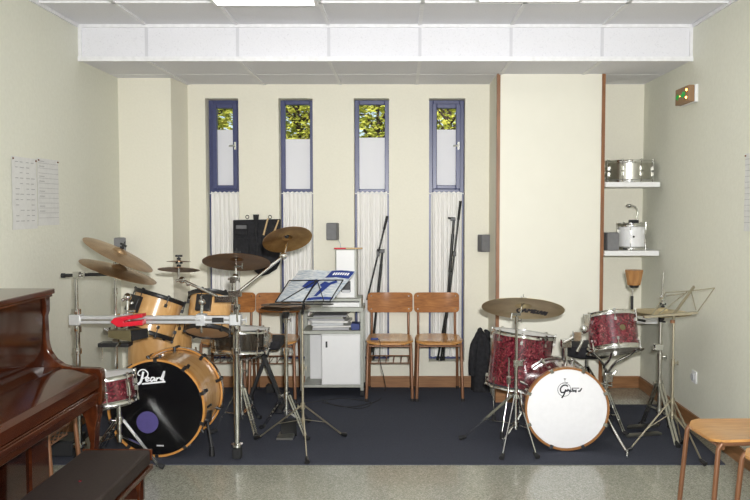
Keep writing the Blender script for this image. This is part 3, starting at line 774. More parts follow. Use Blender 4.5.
# red block, cowbell, woodblock
c0 = P(131, 318.5, YR-.05)
rb = MB('red')
def pp(px, py, Y): return P(px, py, Y)
rb.prism([pp(114.5, 320.5, 4.60), pp(118, 316.5, 4.60), pp(146, 312.5, 4.60), pp(146.3, 316, 4.60), pp(128, 318.8, 4.60), pp(128, 321, 4.60), pp(146.3, 318.5, 4.60), pp(146.5, 323.5, 4.60), pp(122, 325.5, 4.60)], (0, -.07, 0))
solo(rb, 'block_clapper', 'red plastic percussion block clipped on the silver rack bar', 'percussion block', bevel=.003)
t = thing('cowbell', 'bronze coloured cowbell under the red block with its dark mouth to the right', 'cowbell', P(130, 340, 4.62))
A = [P(108.5, 329.5, 4.66), P(108.5, 336.5, 4.66), P(112, 331.5, 4.58), P(112, 338, 4.58)]
cw = MB('cowbell')
f0 = [P(109, 329.5, 4.66), P(109, 336.5, 4.66), P(108, 337.5, 4.56), P(108, 330.5, 4.56)]
f1 = [P(148, 328, 4.70), P(149, 337.5, 4.70), P(131, 341.5, 4.55), P(130, 330.5, 4.55)]
cw.add(f0+f1, [(0, 1, 2, 3), (0, 4, 5, 1), (1, 5, 6, 2), (2, 6, 7, 3), (3, 7, 4, 0)])
cw.build('bell_body', t, smooth=20)
cen_ = sum(f1, V())/4; inn = [cen_+(p-cen_)*.93+V((.001, -.001, 0)) for p in f1]; MB('rubber').add(inn, [(0, 1, 2, 3)]).build('mouth', t, smooth=0, label='dark sheet standing in for the shade inside the open mouth')  # flat dark sheet over the hollow end paints the shade inside the bell
k = MB('chrome'); k.cyl(P(127, 325, 4.62), P(127, 331, 4.62), .007); k.cbox(P(107, 331, 4.60), (.03, .03, .04)); k.cyl(P(104.5, 329, 4.58), P(109, 332, 4.58), .010); k.build('mounting_post', t)
t = thing('wood_block', 'black block hanging under the cowbell at the left kit', 'percussion block', P(115, 348, 4.62))
MB('black').box(P(97.5, 347.5, 4.60), P(133, 341, 4.68)).build('block_body', t, bevel=.004)
k = MB('chrome'); k.cbox(P(116, 340.5, 4.60), (.03, .03, .016)); k.cyl(P(117, 346, 4.59), P(120, 343.5, 4.57), .008); k.cyl(P(115.5, 336, 4.62), P(115.5, 366, 4.62), .006); k.cyl(P(101.5, 343, 4.61), P(102, 359, 4.61), .005); k.build('mounting_post', t)
# black snare + stand
Ysn = 5.25; sc_ = P(240, 329, Ysn)
t = thing('snare_drum', 'dark ebony snare drum with chrome hoops behind the right rack leg', 'snare drum', P(240, 352, Ysn))
T = axdrum(P(240, 329.5, Ysn), (.03, .05, 1), .128); drum(t, T, .174, .128, 'ebony', ('chrome', 'chrome'), 'chrome', 'whitehead', 'greyhead', 8, 'tube', hoopw=.022, phase=.05)
k = MB('chrome'); Rz = T @ Matrix.Rotation(-.28, 4, 'Z'); k.box((.176, -.022, .03), (.205, .022, .12), Rz); k.box((.205, -.012, .06), (.222, .012, .115), Rz); k.add(*_cyl((.205, 0, .02), (.19, 0, -.02), .01), Rz); k.build('strainer', t)
sb = P(241.5, 400, 5.15)
t = tripod_stand('snare_stand', 'chrome double-braced stand under the dark ebony snare drum', 'snare stand', (sb.x, 5.15), .30, .13, [G(256, 438)[:2], G(214, 434)[:2], (sb.x+.05, 5.5)], [(.42, .0125), (.485, .009)])
for a in (.4, 2.5, 4.6):
    k = MB('chrome'); p = V((sb.x, 5.15, .48)); q = V((sc_.x+.175*cos(a), Ysn+.175*sin(a), P(240, 354, Ysn).z+.005)); k.tube([p, p.lerp(q, .6)-V((0, 0, .015)), q, q+V((.012*cos(a), .012*sin(a), .045))], .006); k.build('basket_arm', t)
# drum throne with black X legs
Yt = 5.85; tc = P(265, 342, Yt)
t = thing('keyboard_bench', 'black bench with crossed black legs behind the ebony snare drum', 'bench', (tc.x, Yt, .006))
MB('blackcloth').box((tc.x-.15, Yt-.16, tc.z-.035), (tc.x+.13, Yt+.14, tc.z+.035)).build('seat', t, bevel=.02)
for s_ in (-1, 1):
    k = MB('black'); zt2 = tc.z-.035; yy = Yt+.03*s_
    k.bar((tc.x-.13*s_, yy, .03), (tc.x+.03*s_, yy, zt2), .024, .052, up=(0, 1, 0)); lo = k.build('leg', t, bevel=.003)
    k = MB('black'); k.bar((tc.x-.13*s_, Yt-.20, .026), (tc.x-.13*s_, Yt+.18, .026), .03, .03); k.build('floor_bar', t, bevel=.003)
# hi-hat stand
bh_ = G(286, 423); bx, by = X(286.5, 5.1, 400), 5.1
t = tripod_stand('hi_hat_stand', 'chrome double-braced hi-hat stand with a black pedal between the chair and music stand', 'hi-hat stand', (bx, by), Z(395, by), Z(412, by), [G(263, 429)[:2], G(306, 440)[:2], (bx+.1, by+.32)], [(Z(350, by), .0135), (Z(318, by), .010), (Z(296, by), .0035)])
k = MB('blackmetal'); k.prism([P(281.5, 420, by-.02), P(296, 420, by-.02), G(297, 436), G(280.5, 436)], (0, 0, .012)); k.build('pedal_board', t)
k = MB('steel'); k.cyl((bx, by, Z(412, by)), (bx, by, .05), .006); k.box((bx-.05, by-.10, .008), (bx+.05, by+.06, .02)); k.build('base_frame', t)
cymbal('hi_hat_cymbal', 'thin dark hi-hat cymbal, upper of the pair beside the open music book', V((bx, by, Z(303.5, by))), (0, .03, 1), .155, 'darkbronze', 'left hi-hat pair', arc=.05)
MB('black').cyl((bx, by, Z(320, by)), (bx, by, Z(311, by)), .012, .024).build('seat_cup', t)
cymbal('hi_hat_cymbal', 'dark hi-hat cymbal, lower of the pair beside the open music book', V((bx, by, Z(309, by))), (0, .02, -1), .155, 'darkbronze', 'left hi-hat pair', arc=.05, post=0)
# bass pedal
t = thing('bass_pedal', 'chrome bass drum pedal behind the maple bass drum', 'drum pedal', (rearC.x, 5.35, .006))
MB('steel').box((rearC.x-.05, 5.15, .008), (rearC.x+.05, 5.45, .018)).build('base_plate', t); MB('blackmetal').add([(rearC.x-.04, 5.18, .09), (rearC.x+.04, 5.18, .09), (rearC.x+.04, 5.44, .022), (rearC.x-.04, 5.44, .022), (rearC.x-.04, 5.18, .10), (rearC.x+.04, 5.18, .10), (rearC.x+.04, 5.44, .032), (rearC.x-.04, 5.44, .032)], [(0, 1, 2, 3), (4, 5, 6, 7), (0, 1, 5, 4), (2, 3, 7, 6), (1, 2, 6, 5), (0, 3, 7, 4)]).build('foot_board', t)
k = MB('chrome'); k.cyl((rearC.x-.05, 5.17, .02), (rearC.x-.05, 5.17, .2), .008); k.cyl((rearC.x+.05, 5.17, .02), (rearC.x+.05, 5.17, .2), .008); k.cyl((rearC.x-.05, 5.17, .2), (rearC.x+.05, 5.17, .2), .007); k.cyl((rearC.x, 5.17, .2), (rearC.x, 5.14, .34), .004); k.ball((rearC.x, 5.13, .35), .022); k.build('beater_frame', t)
# red snare by the piano
Yr = 4.42; c = P(104.5, 376, Yr)
t = thing('snare_drum', 'red pearl snare drum with a white head behind the piano', 'snare drum', P(106, 405, Yr))
T = axdrum(c, (-.10, .03, 1), .135); drum(t, T, .150, .135, 'pearl', ('chrome', 'chrome'), 'chrome', 'whitehead', 'greyhead', 8, 'tube', hoopw=.022, phase=.35)
k = MB('chrome'); Rz = T @ Matrix.Rotation(-.5, 4, 'Z'); k.box((.152, -.016, .03), (.175, .016, .115), Rz); k.add(*_cyl((.175, 0, .10), (.178, 0, .03), .006), Rz); k.build('strainer', t)
bx, by = X(118, Yr, 420), Yr+.02
t = tripod_stand('snare_stand', 'chrome stand under the red pearl snare drum, one foot on the bare floor', 'snare stand', (bx, by), Z(420, by), Z(433, by)-.02, [G(160, 469)[:2], G(103, 450)[:2], (bx-.22, by+.13)], [(Z(405, by), .0125)])
for a in (.3, 2.4, 4.5):
    k = MB('chrome'); p = V((bx, by, Z(405, by)-.01)); q = (T @ V((.15*cos(a), .15*sin(a), -.016))); k.tube([p, p.lerp(q, .6)-V((0, 0, .006)), q], .006); k.build('basket_arm', t)
# music stand with book
foot = [G(307, 463)[:2], G(258, 440)[:2], G(343, 437)[:2]]
bx, by = X(303, 4.83, 430), 4.83
t = tripod_stand('music_stand', 'black folding music stand holding an open blue and white book', 'music stand', (bx, by), Z(406, by), Z(420, by), foot, [(Z(366, by), .0075), (Z(312, by), .006)], mats=('nickel', 'black'), double=False, legw=.008, r=.008)
B0, B1, U1, U0 = P(276, 303.5, 4.84), P(330, 303, 4.76), P(343.5, 281.5, 4.90), P(290, 282, 4.98)
k = MB('blackmetal')
for a, b in ((B0, B1), (B1, U1), (U1, U0), (U0, B0)): k.cyl(a, b, .0035)
mB, mU = B0.lerp(B1, .52), U0.lerp(U1, .52)
k.bar(mB, mU, .010, .004); k.cyl(mU, B0.lerp(B1, .9), .003); k.cyl(mU, B0.lerp(B1, .1), .003); k.v = [v+V((0, -.030, .012)) for v in k.v]; k.build('desk_frame', t)
k = MB('blackmetal'); k.bar(P(270, 304.5, 4.82), P(333, 304.2, 4.74), .022, .006); k.cyl(mB, (bx, by, Z(314, by)), .009); k.build('desk_ledge', t)
t = thing('music_book', 'open blue and white music book on the black music stand', 'book', B0)
def quad(a, b, c, d, n=6, bulge=.008, N=V((0, -.6, .8))):
    return [[(a.lerp(b, j/n)).lerp(d.lerp(c, j/n), i/n)+N*(bulge*sin(pi*j/n)+.006) for j in range(n+1)] for i in range(n+1)]
Q0, Q1, Q2, Q3 = P(275, 303, 4.835), P(332, 301.5, 4.75), P(356, 272, 4.95), P(299, 271.5, 5.03)
Qm, Qn = Q0.lerp(Q1, .52), Q3.lerp(Q2, .52)
for (a, b, c_, d) in ((Q0, Qm, Qn, Q3), (Qm, Q1, Q2, Qn)):
    MB('greypage').grid(quad(a, b, c_, d), (0, .006, -.004)).build('page', t, smooth=60)
pr = MB('blueink')
def patch(a, b, c_, d, poly):
    N = V((0, -.6, .8)); pts = [(a.lerp(b, u)).lerp(d.lerp(c_, u), v)+N*(.008*sin(pi*u)+.0085) for u, v in poly]
    return pts
for (a, b, c_, d, poly) in (
    (Qm, Q1, Q2, Qn, [(.05, .02), (.5, .02), (.97, .02), (.97, .10), (.5, .10), (.05, .10)]),
    (Qm, Q1, Q2, Qn, [(.10, .75), (.5, .75), (.97, .72), (.98, .97), (.5, .98), (.15, .98)]),
    (Q0, Qm, Qn, Q3, [(.55, .45), (.75, .38), (.95, .48), (.98, .66), (.85, .70), (.62, .62)]),
    (Qm, Q1, Q2, Qn, [(.22, .14), (.34, .12), (.52, .50), (.70, .58), (.60, .64), (.40, .56), (.20, .62), (.10, .52), (.26, .42)])):
    p_ = patch(a, b, c_, d, poly); pr.prism(p_, (0, -.0006, .0006))
pr.build('blue_print', t, smooth=0, label='blue printed shapes')
wl = MB('logo_white')
for k_ in range(7):
    u = .30+k_*.085; p_ = patch(Qm, Q1, Q2, Qn, [(u, .82), (u+.05, .82), (u+.05, .90), (u, .90)]); wl.prism([q+V((0, -.001, .001)) for q in p_], (0, -.0005, .0005))
wl.build('title_marks', t, smooth=0, label='white title lettering on the blue band')
# ================================================================ GRETSCH KIT
cF = P(567, 409.5, 4.78); cF.z = .006+.252
rc = P(555, 396, 5.18); ax = V((rc.x-cF.x, .40, 0)).normalized()
T = Matrix.Translation(cF) @ frame_z(ax).to_4x4()
t = thing('bass_drum', 'bass drum with a white front head, black round logo and chrome rear hoop', 'bass drum', (cF.x, cF.y+.2, .006))
drum(t, T, .232, .37, 'darkred', ('hoopbrown', 'chrome'), 'chrome', 'whitehead', 'whitehead', 8, 'claw', woodhoop=True, phase=.39)
Ux = V((ax.y, -ax.x, 0)); Wz = V((0, 0, 1)); S1 = 820/4.78
def gl_(pts): return [((x/18.52+550-567)/S1, -((y/18.52+375)-409.5)/S1) for x, y in pts]
circ = [(258+122*cos(a), 275-125*sin(a)) for a in [i*2*pi/20 for i in range(21)]]
logo = [gl_([(325, 215), (290, 190), (230, 200), (185, 260), (200, 320), (250, 325), (285, 285)]), gl_([(285, 270), (250, 370), (210, 432)]), gl_([(265, 325), (300, 300), (290, 280)]), gl_(circ)]
logo += [gl_([(310, 315), (325, 270), (345, 300)]), gl_([(350, 310), (375, 285), (355, 290), (360, 320), (385, 305)]), gl_([(400, 320), (410, 255)]), gl_([(425, 315), (445, 290), (420, 285)]), gl_([(490, 280), (465, 290), (465, 315), (490, 310)]), gl_([(520, 315), (530, 290)]), gl_([(530, 310), (560, 285), (545, 310), (585, 245)]),
         gl_([(395, 245), (535, 245)]), gl_([(225, 150), (325, 140)]), gl_([(265, 60), (268, 130)]), gl_([(245, 72), (290, 72)])]
mb = strokes(logo, .003, cF.copy(), Ux, Wz, 'logo_black', .0045, [.0085, .009, .0055, .0028]+[.0075]*7+[.0045, .0035, .0028, .0042])
mb.build('round_logo', t, smooth=0, label='black lettering with a thin circle on the white head')
for sg, (fx, fy) in ((1, (627, 458)), (-1, (519, 452))):
    a = cF+ax*.12+Ux*sg*.225+Wz*-.02; b = G(fx, fy) if sg > 0 else V((cF.x-.36, cF.y+.1, .006))
    s = MB('chrome'); s.cyl(a, b+V((0, 0, .03)), .008); s.cbox(a, (.035, .05, .045)); s.cyl(b+V((0, 0, .045)), b+V((0, 0, .002)), .010, .012); s.cyl(a, a+V((.03*sg, -.02, .02)), .006); s.build('spur', t)
# tom holder on the bass drum
t = thing('tom_holder', 'chrome tom holder on the white-headed bass drum, clamped to the small red tom', 'tom holder', P(566, 364, 4.98))
k = MB('chrome'); k.cyl(P(565.5, 368, 4.98), P(565.5, 341, 4.98), .012, n=14); k.build('post', t)
k = MB('chrome'); k.cbox(P(566, 343, 4.98), (.06, .05, .05)); k.cyl(P(563, 343, 4.95), P(588, 330, 4.98), .010); k.cbox(P(577, 336, 4.96), (.05, .04, .06)); k.ball(P(584, 329, 4.97), .026); k.cyl(P(583, 340, 4.93), P(577, 352, 4.93), .008); k.cbox(P(586, 322, 4.99), (.03, .03, .10)); k.build('clamp', t, bevel=.003)
MB('black').cbox(P(563, 352, 5.02), (.012, .03, .10)).build('key_holder', t)
# rack tom
Yk = 5.10; c = P(610.5, 316, Yk)
t = thing('rack_tom', 'small red pearl tom with chrome hoops, cradled beside the shelves', 'tom drum', c-V((0, 0, .25)))
T = axdrum(c, (-.06, .32, .95), .21); drum(t, T, .152, .21, 'pearl', ('chrome', 'chrome'), 'chrome', 'whitehead', 'greyhead', 6, 'short', hoopw=.024, phase=-.62)
k = MB('cowbell'); k.lathe([(0, .153), (.018, .153), (.018, .1545), (0, .1555)], T @ Matrix.Rotation(-1.42, 4, 'Z') @ Matrix.Translation((0, 0, .11)) @ Matrix.Rotation(pi/2, 4, 'Y'), 16); k.build('round_badge', t)
k = MB('chrome'); k.lathe([(.160, -.004), (.175, -.004), (.175, 0), (.160, 0), (.160, -.004)], T @ Matrix.Translation((0, 0, -.012)), 40); k.build('suspension_ring', t)
# basket stand under tom
bx, by = X(607, 5.16, 380), 5.20
t = tripod_stand('tom_stand', 'chrome basket stand under the small red pearl tom', 'tom stand', (bx, by), .26, .12, [(bx+.10, by+.22), (bx-.18, by+.18), (bx+.03, by-.24)][:2]+[(bx+.10, by-.10)], [(Z(383, by), .012), (Z(372, by), .009)])
k = MB('chrome'); k.cbox(P(608, 377, by), (.05, .05, .06)); k.cyl(P(612, 375, by-.03), P(617, 370, by-.03), .008); k.cyl(P(612, 386, by-.03), P(598, 383, by-.03), .006); k.build('basket_clamp', t, bevel=.004)
for pts in ([(608, 372), (616, 362), (630, 354.5), (636, 349)], [(606, 372), (602, 362), (592, 352), (588, 349)], [(607, 371), (604, 366), (609, 360), (612, 352)]):
    k = MB('chrome'); k.tube([P(a, b, by-.02-.03*i) for i, (a, b) in enumerate(pts)], .0085, 10, smooth=4); k.build('basket_arm', t)
# floor tom
c = P(523.5, 333.5, 5.32)
t = thing('floor_tom', 'red pearl floor tom on chrome legs at the cupboard corner', 'tom drum', (c.x, c.y, .006))
T = axdrum(c, (.12, .05, .99), .345); drum(t, T, .196, .345, 'pearl', ('chrome', 'chrome'), 'chrome', 'whitehead', 'greyhead', 8, 'short', hoopw=.024, phase=-.18)
for (fx, fy, tx, ty) in ((494, 421, 497, 385), (502, 439, 503, 392), (546, 425, 548, 385)):
    f_ = G(fx, fy); r_ = (V((f_.x, f_.y, 0))-V((c.x-.05, c.y, 0))); r_.z = 0; r_.normalize()
    tp = V((c.x-.035, c.y, .50))+r_*.215; md = V((c.x-.035, c.y, .30))+r_*.225
    l = MB('chrome'); l.tube([tp, md, f_+V((0, 0, .035))], .006); lo = l.build('leg', t); MB('rubber').cyl(f_+V((0, 0, .045)), f_, .012, .015).build('rubber_foot', lo)
    MB('chrome').cbox(md+V((0, 0, .06)), (.03, .03, .05)).build('leg_bracket', t, bevel=.004)
# crash cymbal and stand
bx, by = X(516.0, 4.86, 400), 4.86
t = tripod_stand('cymbal_stand', 'chrome stand carrying the big pale cymbal left of the white-headed bass drum', 'cymbal stand', (bx, by), Z(400, by)*0+Z(395, by), Z(424, by), [G(463, 440)[:2], G(502.5, 459)[:2], G(536, 458)[:2]], [(Z(362, by), .011), (Z(319, by), .008), (Z(313, by), .005)], double=False, legw=.016)
k = MB('chrome'); k.cbox(P(515.5, 314, by), (.06, .025, .016)); k.cyl(P(512, 313, by-.01), P(511, 319, by-.02), .006); k.cyl(P(520.5, 313, by), P(523, 300, by+.02), .005); k.cbox(P(517.5, 363, by), (.045, .03, .03)); k.cyl(P(517, 365, by), P(524, 360, by-.02), .006); k.build('tilter', t)
cymbal('crash_cymbal', 'big pale bronze cymbal over the red pearl floor tom, lettering on its underside', P(523, 305.5, by+.02), (.085, .36, .93), .246, 'goldbronze', text=True, arc=.08, nut='chrome')
# throne
c = P(587, 348, 5.75)
t = thing('drum_throne', 'black round drum stool behind the small red pearl tom', 'stool', (c.x, 5.75, .006))
MB('blackcloth').lathe([(0, -.055), (.14, -.055), (.168, -.04), (.172, 0), (.160, .028), (.12, .038), (0, .04)], Matrix.Translation(c), 40).build('seat', t)
k = MB('chrome'); k.cyl(c-V((0, 0, .055)), (c.x, c.y, .2), .013); k.build('pole', t)
for a in (.6, 2.7, 4.8):
    k = MB('chrome'); d = V((cos(a), sin(a), 0)); k.bar(V((c.x, c.y, .32))+d*.015, V((c.x, c.y, .02))+d*.25, .016, .005); lo = k.build('leg', t); MB('rubber').cyl(V((c.x, c.y, .03))+d*.24, V((c.x, c.y, .008))+d*.26, .012, .014).build('rubber_foot', lo)
# hi-hat right
bx, by = X(659, 5.15, 420), 5.15
t = tripod_stand('hi_hat_stand', 'dark chrome hi-hat stand with pedal by the right wall', 'hi-hat stand', (bx, by), Z(383, by), Z(410, by)*.5+.08, [G(677, 447)[:2], G(670, 430)[:2], G(642, 426)[:2]], [(Z(355, by), .0125), (Z(318, by), .0115)], mats=('steel', 'rubber'))
k = MB('steel'); k.cyl(P(661, 322, by), P(663.5, 272, by), .0035); k.build('pull_rod', t)
k = MB('chrome'); k.cbox(P(658.5, 347, by), (.055, .04, .04)); k.cyl(P(655, 347, by), P(653, 350, by-.02), .008); k.build('tube_clamp', t, bevel=.004)
MB('red').cyl(P(659.5, 359, by), P(659.5, 357.8, by), .0135).build('red_ring', t)
MB('black').cyl(P(660.5, 322, by), P(661.5, 316.5, by), .012, .024).build('seat_cup', t)
k = MB('blackmetal'); k.bar(G(628, 430)+V((0, 0, .02)), V((bx, by, .06)), .07, .012); k.build('pedal_board', t)
MB('steel').bar(G(626, 437)+V((0, 0, .008)), V((bx, by-.02, .016)), .05, .012).build('base_plate', t)
cc = P(662.5, 312, by)
cymbal('hi_hat_cymbal', 'golden hi-hat cymbal, upper of the pair by the right wall', cc+V((0, 0, .012)), (.03, 0, 1), .178, 'goldbronze', 'right hi-hat pair', arc=.06)
cymbal('hi_hat_cymbal', 'golden hi-hat cymbal, lower of the pair by the right wall', cc-V((0, 0, .022)), (.03, 0, -1), .178, 'goldbronze', 'right hi-hat pair', arc=.06, post=0)
k = MB('chrome'); k.cyl(P(663, 304, by), P(663, 300, by), .012); k.ball(P(662, 297, by), .014); k.cyl(P(659, 297, by), P(664, 297, by), .006); solo(k, 'hi_hat_clutch', 'small chrome clutch above the golden hi-hat cymbals', 'hi-hat clutch')
# wood block on rod
t = thing('temple_block', 'brown wooden percussion block on a rod before the lowest shelf', 'percussion block', P(633, 318, 5.3))
MB('wood').lathe([(0, 0), (.042, 0), (.060, .098), (0, .102)], Matrix.Translation(P(634, 285, 5.3)), 10).build('block_body', t, smooth=25, bevel=.002)
k = MB('black'); k.cyl(P(634, 287.5, 5.3), P(634, 284.5, 5.3), .028, .034); k.cyl(P(632, 318, 5.3), P(632, 296, 5.3), .009); k.tube([P(632, 316, 5.3), P(634, 319, 5.28), P(645, 321, 5.2)], .008); k.build('holder', t)
MB('chrome').cyl(P(632, 297, 5.3), P(633, 286, 5.3), .006).build('rod', t)
# music stand right
bx, by = X(671.8, 4.72, 430), 4.72
t = tripod_stand('music_stand', 'empty champagne-coloured folding music stand by the right wall', 'music stand', (bx, by), Z(401, by), Z(414, by), [G(629, 452)[:2], G(702.5, 465)[:2], G(681, 444)[:2]], [(Z(361, by), .0075), (Z(321, by), .006)], mats=('nickel', 'black'), double=False, legw=.008, r=.008)
k = MB('nickel'); q = lambda a, b, y: P(a, b, y)
pts = dict(TL=q(665.5, 292.5, 4.80), TC=q(694, 286.5, 4.80), TR=q(714.6, 288, 4.80), BR=q(697, 312.5, 4.70), BL=q(644, 317, 4.70), BM=q(674, 314, 4.70))
for a, b in ((pts['TL'], q(687, 291.2, 4.80)), (q(687, 291.2, 4.8), pts['TR']), (pts['TR'], pts['BR']), (pts['TL'], pts['BL']+V((.04, 0, 0))), (q(687, 292, 4.8), q(659, 313.8, 4.70)), (q(691, 291, 4.8), q(696, 310, 4.70)), (q(666, 296, 4.8), q(684, 293.5, 4.8))): k.cyl(a, b, .0032)
k.build('desk_frame', t)
MB('nickel').bar(pts['BM'], pts['TC'], .010, .014).build('desk_spine', t)
k = MB('nickel'); k.bar(pts['BL'], pts['BR'], .030, .012); k.cyl(q(673, 322, by), pts['BM'], .007); k.build('desk_ledge', t)
MB('brownpaint').cyl(q(672.5, 323, by), q(672.5, 320, by), .014).build('desk_knob', t, label='small red-brown knob under the desk')
# ================================================================ shelves
YSH = 6.0
zs = [Z(184.5, YSH), Z(253.2, YSH), Z(321, YSH)]
sl = ['white wall shelf, topmost of three, holding the chrome snare drum', 'white wall shelf, middle of three, holding the white drum and a speaker', 'white wall shelf, lowest of three, behind the golden hi-hat']
def shelfobj(z, ytop, lab):
    k = MB('white'); xa = XP1+.001; k.prism([(xa, YB-.001, z), (XR-.001, YB-.001, z), (XR-.001, 6.08, z), (X(659, YSH, 200), YSH-.02, z), (xa, YSH-.02, z)], (0, 0, .036)); return solo(k, 'wall_shelf', lab, 'shelf', 'white shelves beside the cupboard', smooth=0, bevel=.002)
for z, lab in zip(zs, sl): shelfobj(z-.018, 0, lab)
z = zs[0]+.018; YD = 6.20; c = V((X(629, YD, 180), YD, z+.012))
Hs = Z(160, YD-.17)-z-.02
t = thing('snare_drum', 'chrome snare drum on the topmost white wall shelf', 'snare drum', c-V((0, 0, .012)))
drum(t, Matrix.Translation(c), .168, Hs, 'steel', ('chrome', 'chrome'), 'chrome', 'whitehead', 'greyhead', 8, 'tube', hoopw=.020, phase=.25)
z = zs[1]+.018; c = V((X(631.5, 6.2, 240), 6.2, z+.012)); Hd = Z(225, 6.1)-z-.012
t = thing('white_drum', 'small white drum with chrome hoops on the middle wall shelf', 'drum', c-V((0, 0, .012)))
drum(t, Matrix.Translation(c), .098, Hd, 'white', ('chrome', 'chrome'), 'chrome', 'whitehead', 'greyhead', 5, 'tube', hoopw=.022, phase=-.65)
MB('black').cyl(c+V((-.012, -.0975, Hd*.5)), c+V((-.012, -.101, Hd*.5)), .008).build('air_vent', t, label='small dark vent badge')
k = thing('drum_beater', 'small chrome and black pedal beater standing on the white drum', 'pedal beater', c+V((.01, -.02, Hd+.013)))
o = c+V((0, -.03, Hd+.013)); MB('black').box(o+V((-.025, -.02, 0)), o+V((.04, .03, .025))).build('base', k, bevel=.003)
m_ = MB('chrome'); m_.tube([o+V((.03, 0, .02)), o+V((.035, 0, .09)), o+V((.01, 0, .125)), o+V((-.02, 0, .13))], .005, smooth=3); m_.ball(o+V((-.03, 0, .132)), .016, sq=(1.4, 1, .8)); m_.build('beater_arm', k)
# speakers
def speaker(label, c, size, rz=0, grp='small grey satellite speakers', wire=None, bracket=None):
    c = V(c); sx, sy, sz = size; Tm = Matrix.Translation(c) @ Matrix.Rotation(rz, 4, 'Z')
    t = thing('satellite_speaker', label, 'speaker', c-V((0, 0, sz/2)), grp)
    MB('greyplastic').box((-sx/2, -sy/2+.012, -sz/2), (sx/2, sy/2, sz/2), Tm).build('cabinet', t, bevel=.006)
    MB('greyfabric').box((-sx/2+.003, -sy/2, -sz/2+.003), (sx/2-.003, -sy/2+.012, sz/2-.003), Tm).build('grille', t, bevel=.003)
    if bracket: MB('greyplastic').cyl(Tm @ V((0, sy/2, 0)), V(bracket), .012).build('wall_bracket', t)
    if wire: MB('lightgrey').tube(wire, .003, 6, smooth=4).build('cable', t)
c = P(332.5, 231.5, YB-.09); speaker('grey satellite speaker on the wall between the middle curtains', c, (.085, .08, .135), R(-12), wire=[c+V((.03, .05, -.06)), P(340, 243, YB-.01), P(340.5, 249, YB-.01)], bracket=(c.x, YB, c.z))
c = P(484.5, 243.2, YB-.07); speaker('grey satellite speaker on the wall left of the cupboard', c, (.085, .08, .135), R(25), bracket=(c.x, YB, c.z))
c = P(117, 247, YPIL-.09); speaker('grey satellite speaker in the left corner behind the tilted cymbals', c, (.12, .09, .14), R(28), bracket=(c.x+.01, YPIL, c.z))
c = P(611.2, 241, 6.08); c.z = zs[1]+.018+.066; speaker('grey satellite speaker standing on the middle wall shelf', c, (.095, .09, .132), R(8))
# ================================================================ chairs
def chair(label, loc, rotz, rack=True):
    t = thing('wooden_chair', label, 'chair', (0, 0, 0), 'plywood school chairs'); WM[t.name] = Matrix.Identity(4)
    hs = .445; rows = []
    for i in range(13):
        v = i/12; y = -.20+.40*v; r = []
        hw = .181*(1-.10*v)
        # rounded corners
        e = min(v, 1-v)
        if e < .22: hw -= .075*(1-math.sqrt(max(0, 1-(1-e/.22)**2)))
        for j in range(13):
            u = -1+2*j/12; z = hs-.010*(1-u*u)*sin(pi*min(1, v*1.1)) - .022*max(0, .2-v)**2*25*.6
            r.append((u*hw, y, z))
        rows.append(r)
    MB('plylight').grid(rows, (0, 0, -.012)).build('seat', t, smooth=50)
    w2, z0, z1 = .178, .612, .768; out = []
    for (cx, cz, a0) in ((w2-.03, z1-.03, 0), (-w2+.03, z1-.03, 90), (-w2+.03, z0+.03, 180), (w2-.03, z0+.03, 270)):
        for k in range(6): a = R(a0+18*k); out.append((cx+.03*cos(a), cz+.03*sin(a)))
    yb = lambda x, z: .235+.06*(z-.6)-.25*(x*x-.03)*-.4*-1
    bk = MB('ply'); n = len(out); xsn = 10; rows = []
    # build as strips: map out polygon with curvature via grid in x
    rows = []
    for j in range(9):
        v = j/8; r = []
        for i in range(25):
            u = sin(pi/2*(-1+2*i/24)); x = u*w2; z = z0+(z1-z0)*v
            ex = max(0, abs(x)-(w2-.03)); 
            if ex > 0:
                h = .03*(1-math.sqrt(max(0, 1-(ex/.03)**2))); z = z0+h+(z1-z0-2*h)*v
            r.append((x, .185+.10*(z-.6)+.012*(1-(x/w2)**2), z))
        rows.append(r)
    bk.grid(rows, (0, .011, 0)).build('backrest', t, smooth=50)
    for sx in (-1, 1):
        for z in (.64, .742):
            x = .148*sx; y = .185+.10*(z-.6)+.012*(1-(x/w2)**2); MB('chrome').cyl((x, y+.002, z), (x, y-.004, z), .0065, .005, 10).build('rivet', t)
        x1 = .160*sx
        fl_ = MB('brownpaint'); fl_.tube([(x1, -.17, .422), (x1*1.0, -.185, .40), (x1*1.07, -.215, .02)], .0115, 10); lo = fl_.build('leg', t)
        MB('rubber').cyl((x1*1.07, -.2155, .022), (x1*1.07, -.216, 0), .013).build('rubber_cap', lo)
        rl = MB('brownpaint'); rl.tube([(x1, .16, .422), (x1, .175, .38), (x1*1.05, .215, .02)], .0115, 10); lo = rl.build('leg', t)
        MB('rubber').cyl((x1*1.05, .2153, .022), (x1*1.05, .216, 0), .013).build('rubber_cap', lo)
        rr = MB('brownpaint'); rr.tube([(x1, -.172, .422), (x1, .162, .422)], .010, 8); rr.build('seat_rail', t)
        b_ = MB('brownpaint'); b_.tube([(x1*.9, .14, .42), (.145*sx, .18, .47), (.145*sx, .20, .56), (.145*sx, .219, .755)], .0105, 10, smooth=3); b_.build('back_post', t)
    k = MB('brownpaint'); k.cyl((-.16, -.165, .405), (.16, -.165, .405), .009); k.cyl((-.16, .16, .41), (.16, .16, .41), .009); k.build('cross_rail', t)
    if rack:
        k = MB('blackmetal'); W_ = .158
        k = MB('brownpaint')
        for y, z in ((-.17, .335), (-.15, .275), (.15, .275)): k.cyl((-W_, y, z), (W_, y, z), .004, n=6)
        for i in range(6):
            x = -.14+.28*i/5; k.tube([(x+.01, -.17, .335), (x, -.15, .275), (x, .15, .275)], .003, 6)
        k.build('book_rack', t)
    t.location = loc; t.rotation_euler = (0, 0, rotz)
    return t
g = lambda px, py: G(px, py)
yc = 6.238
bcx = lambda px: X(px, 6.06, 345)
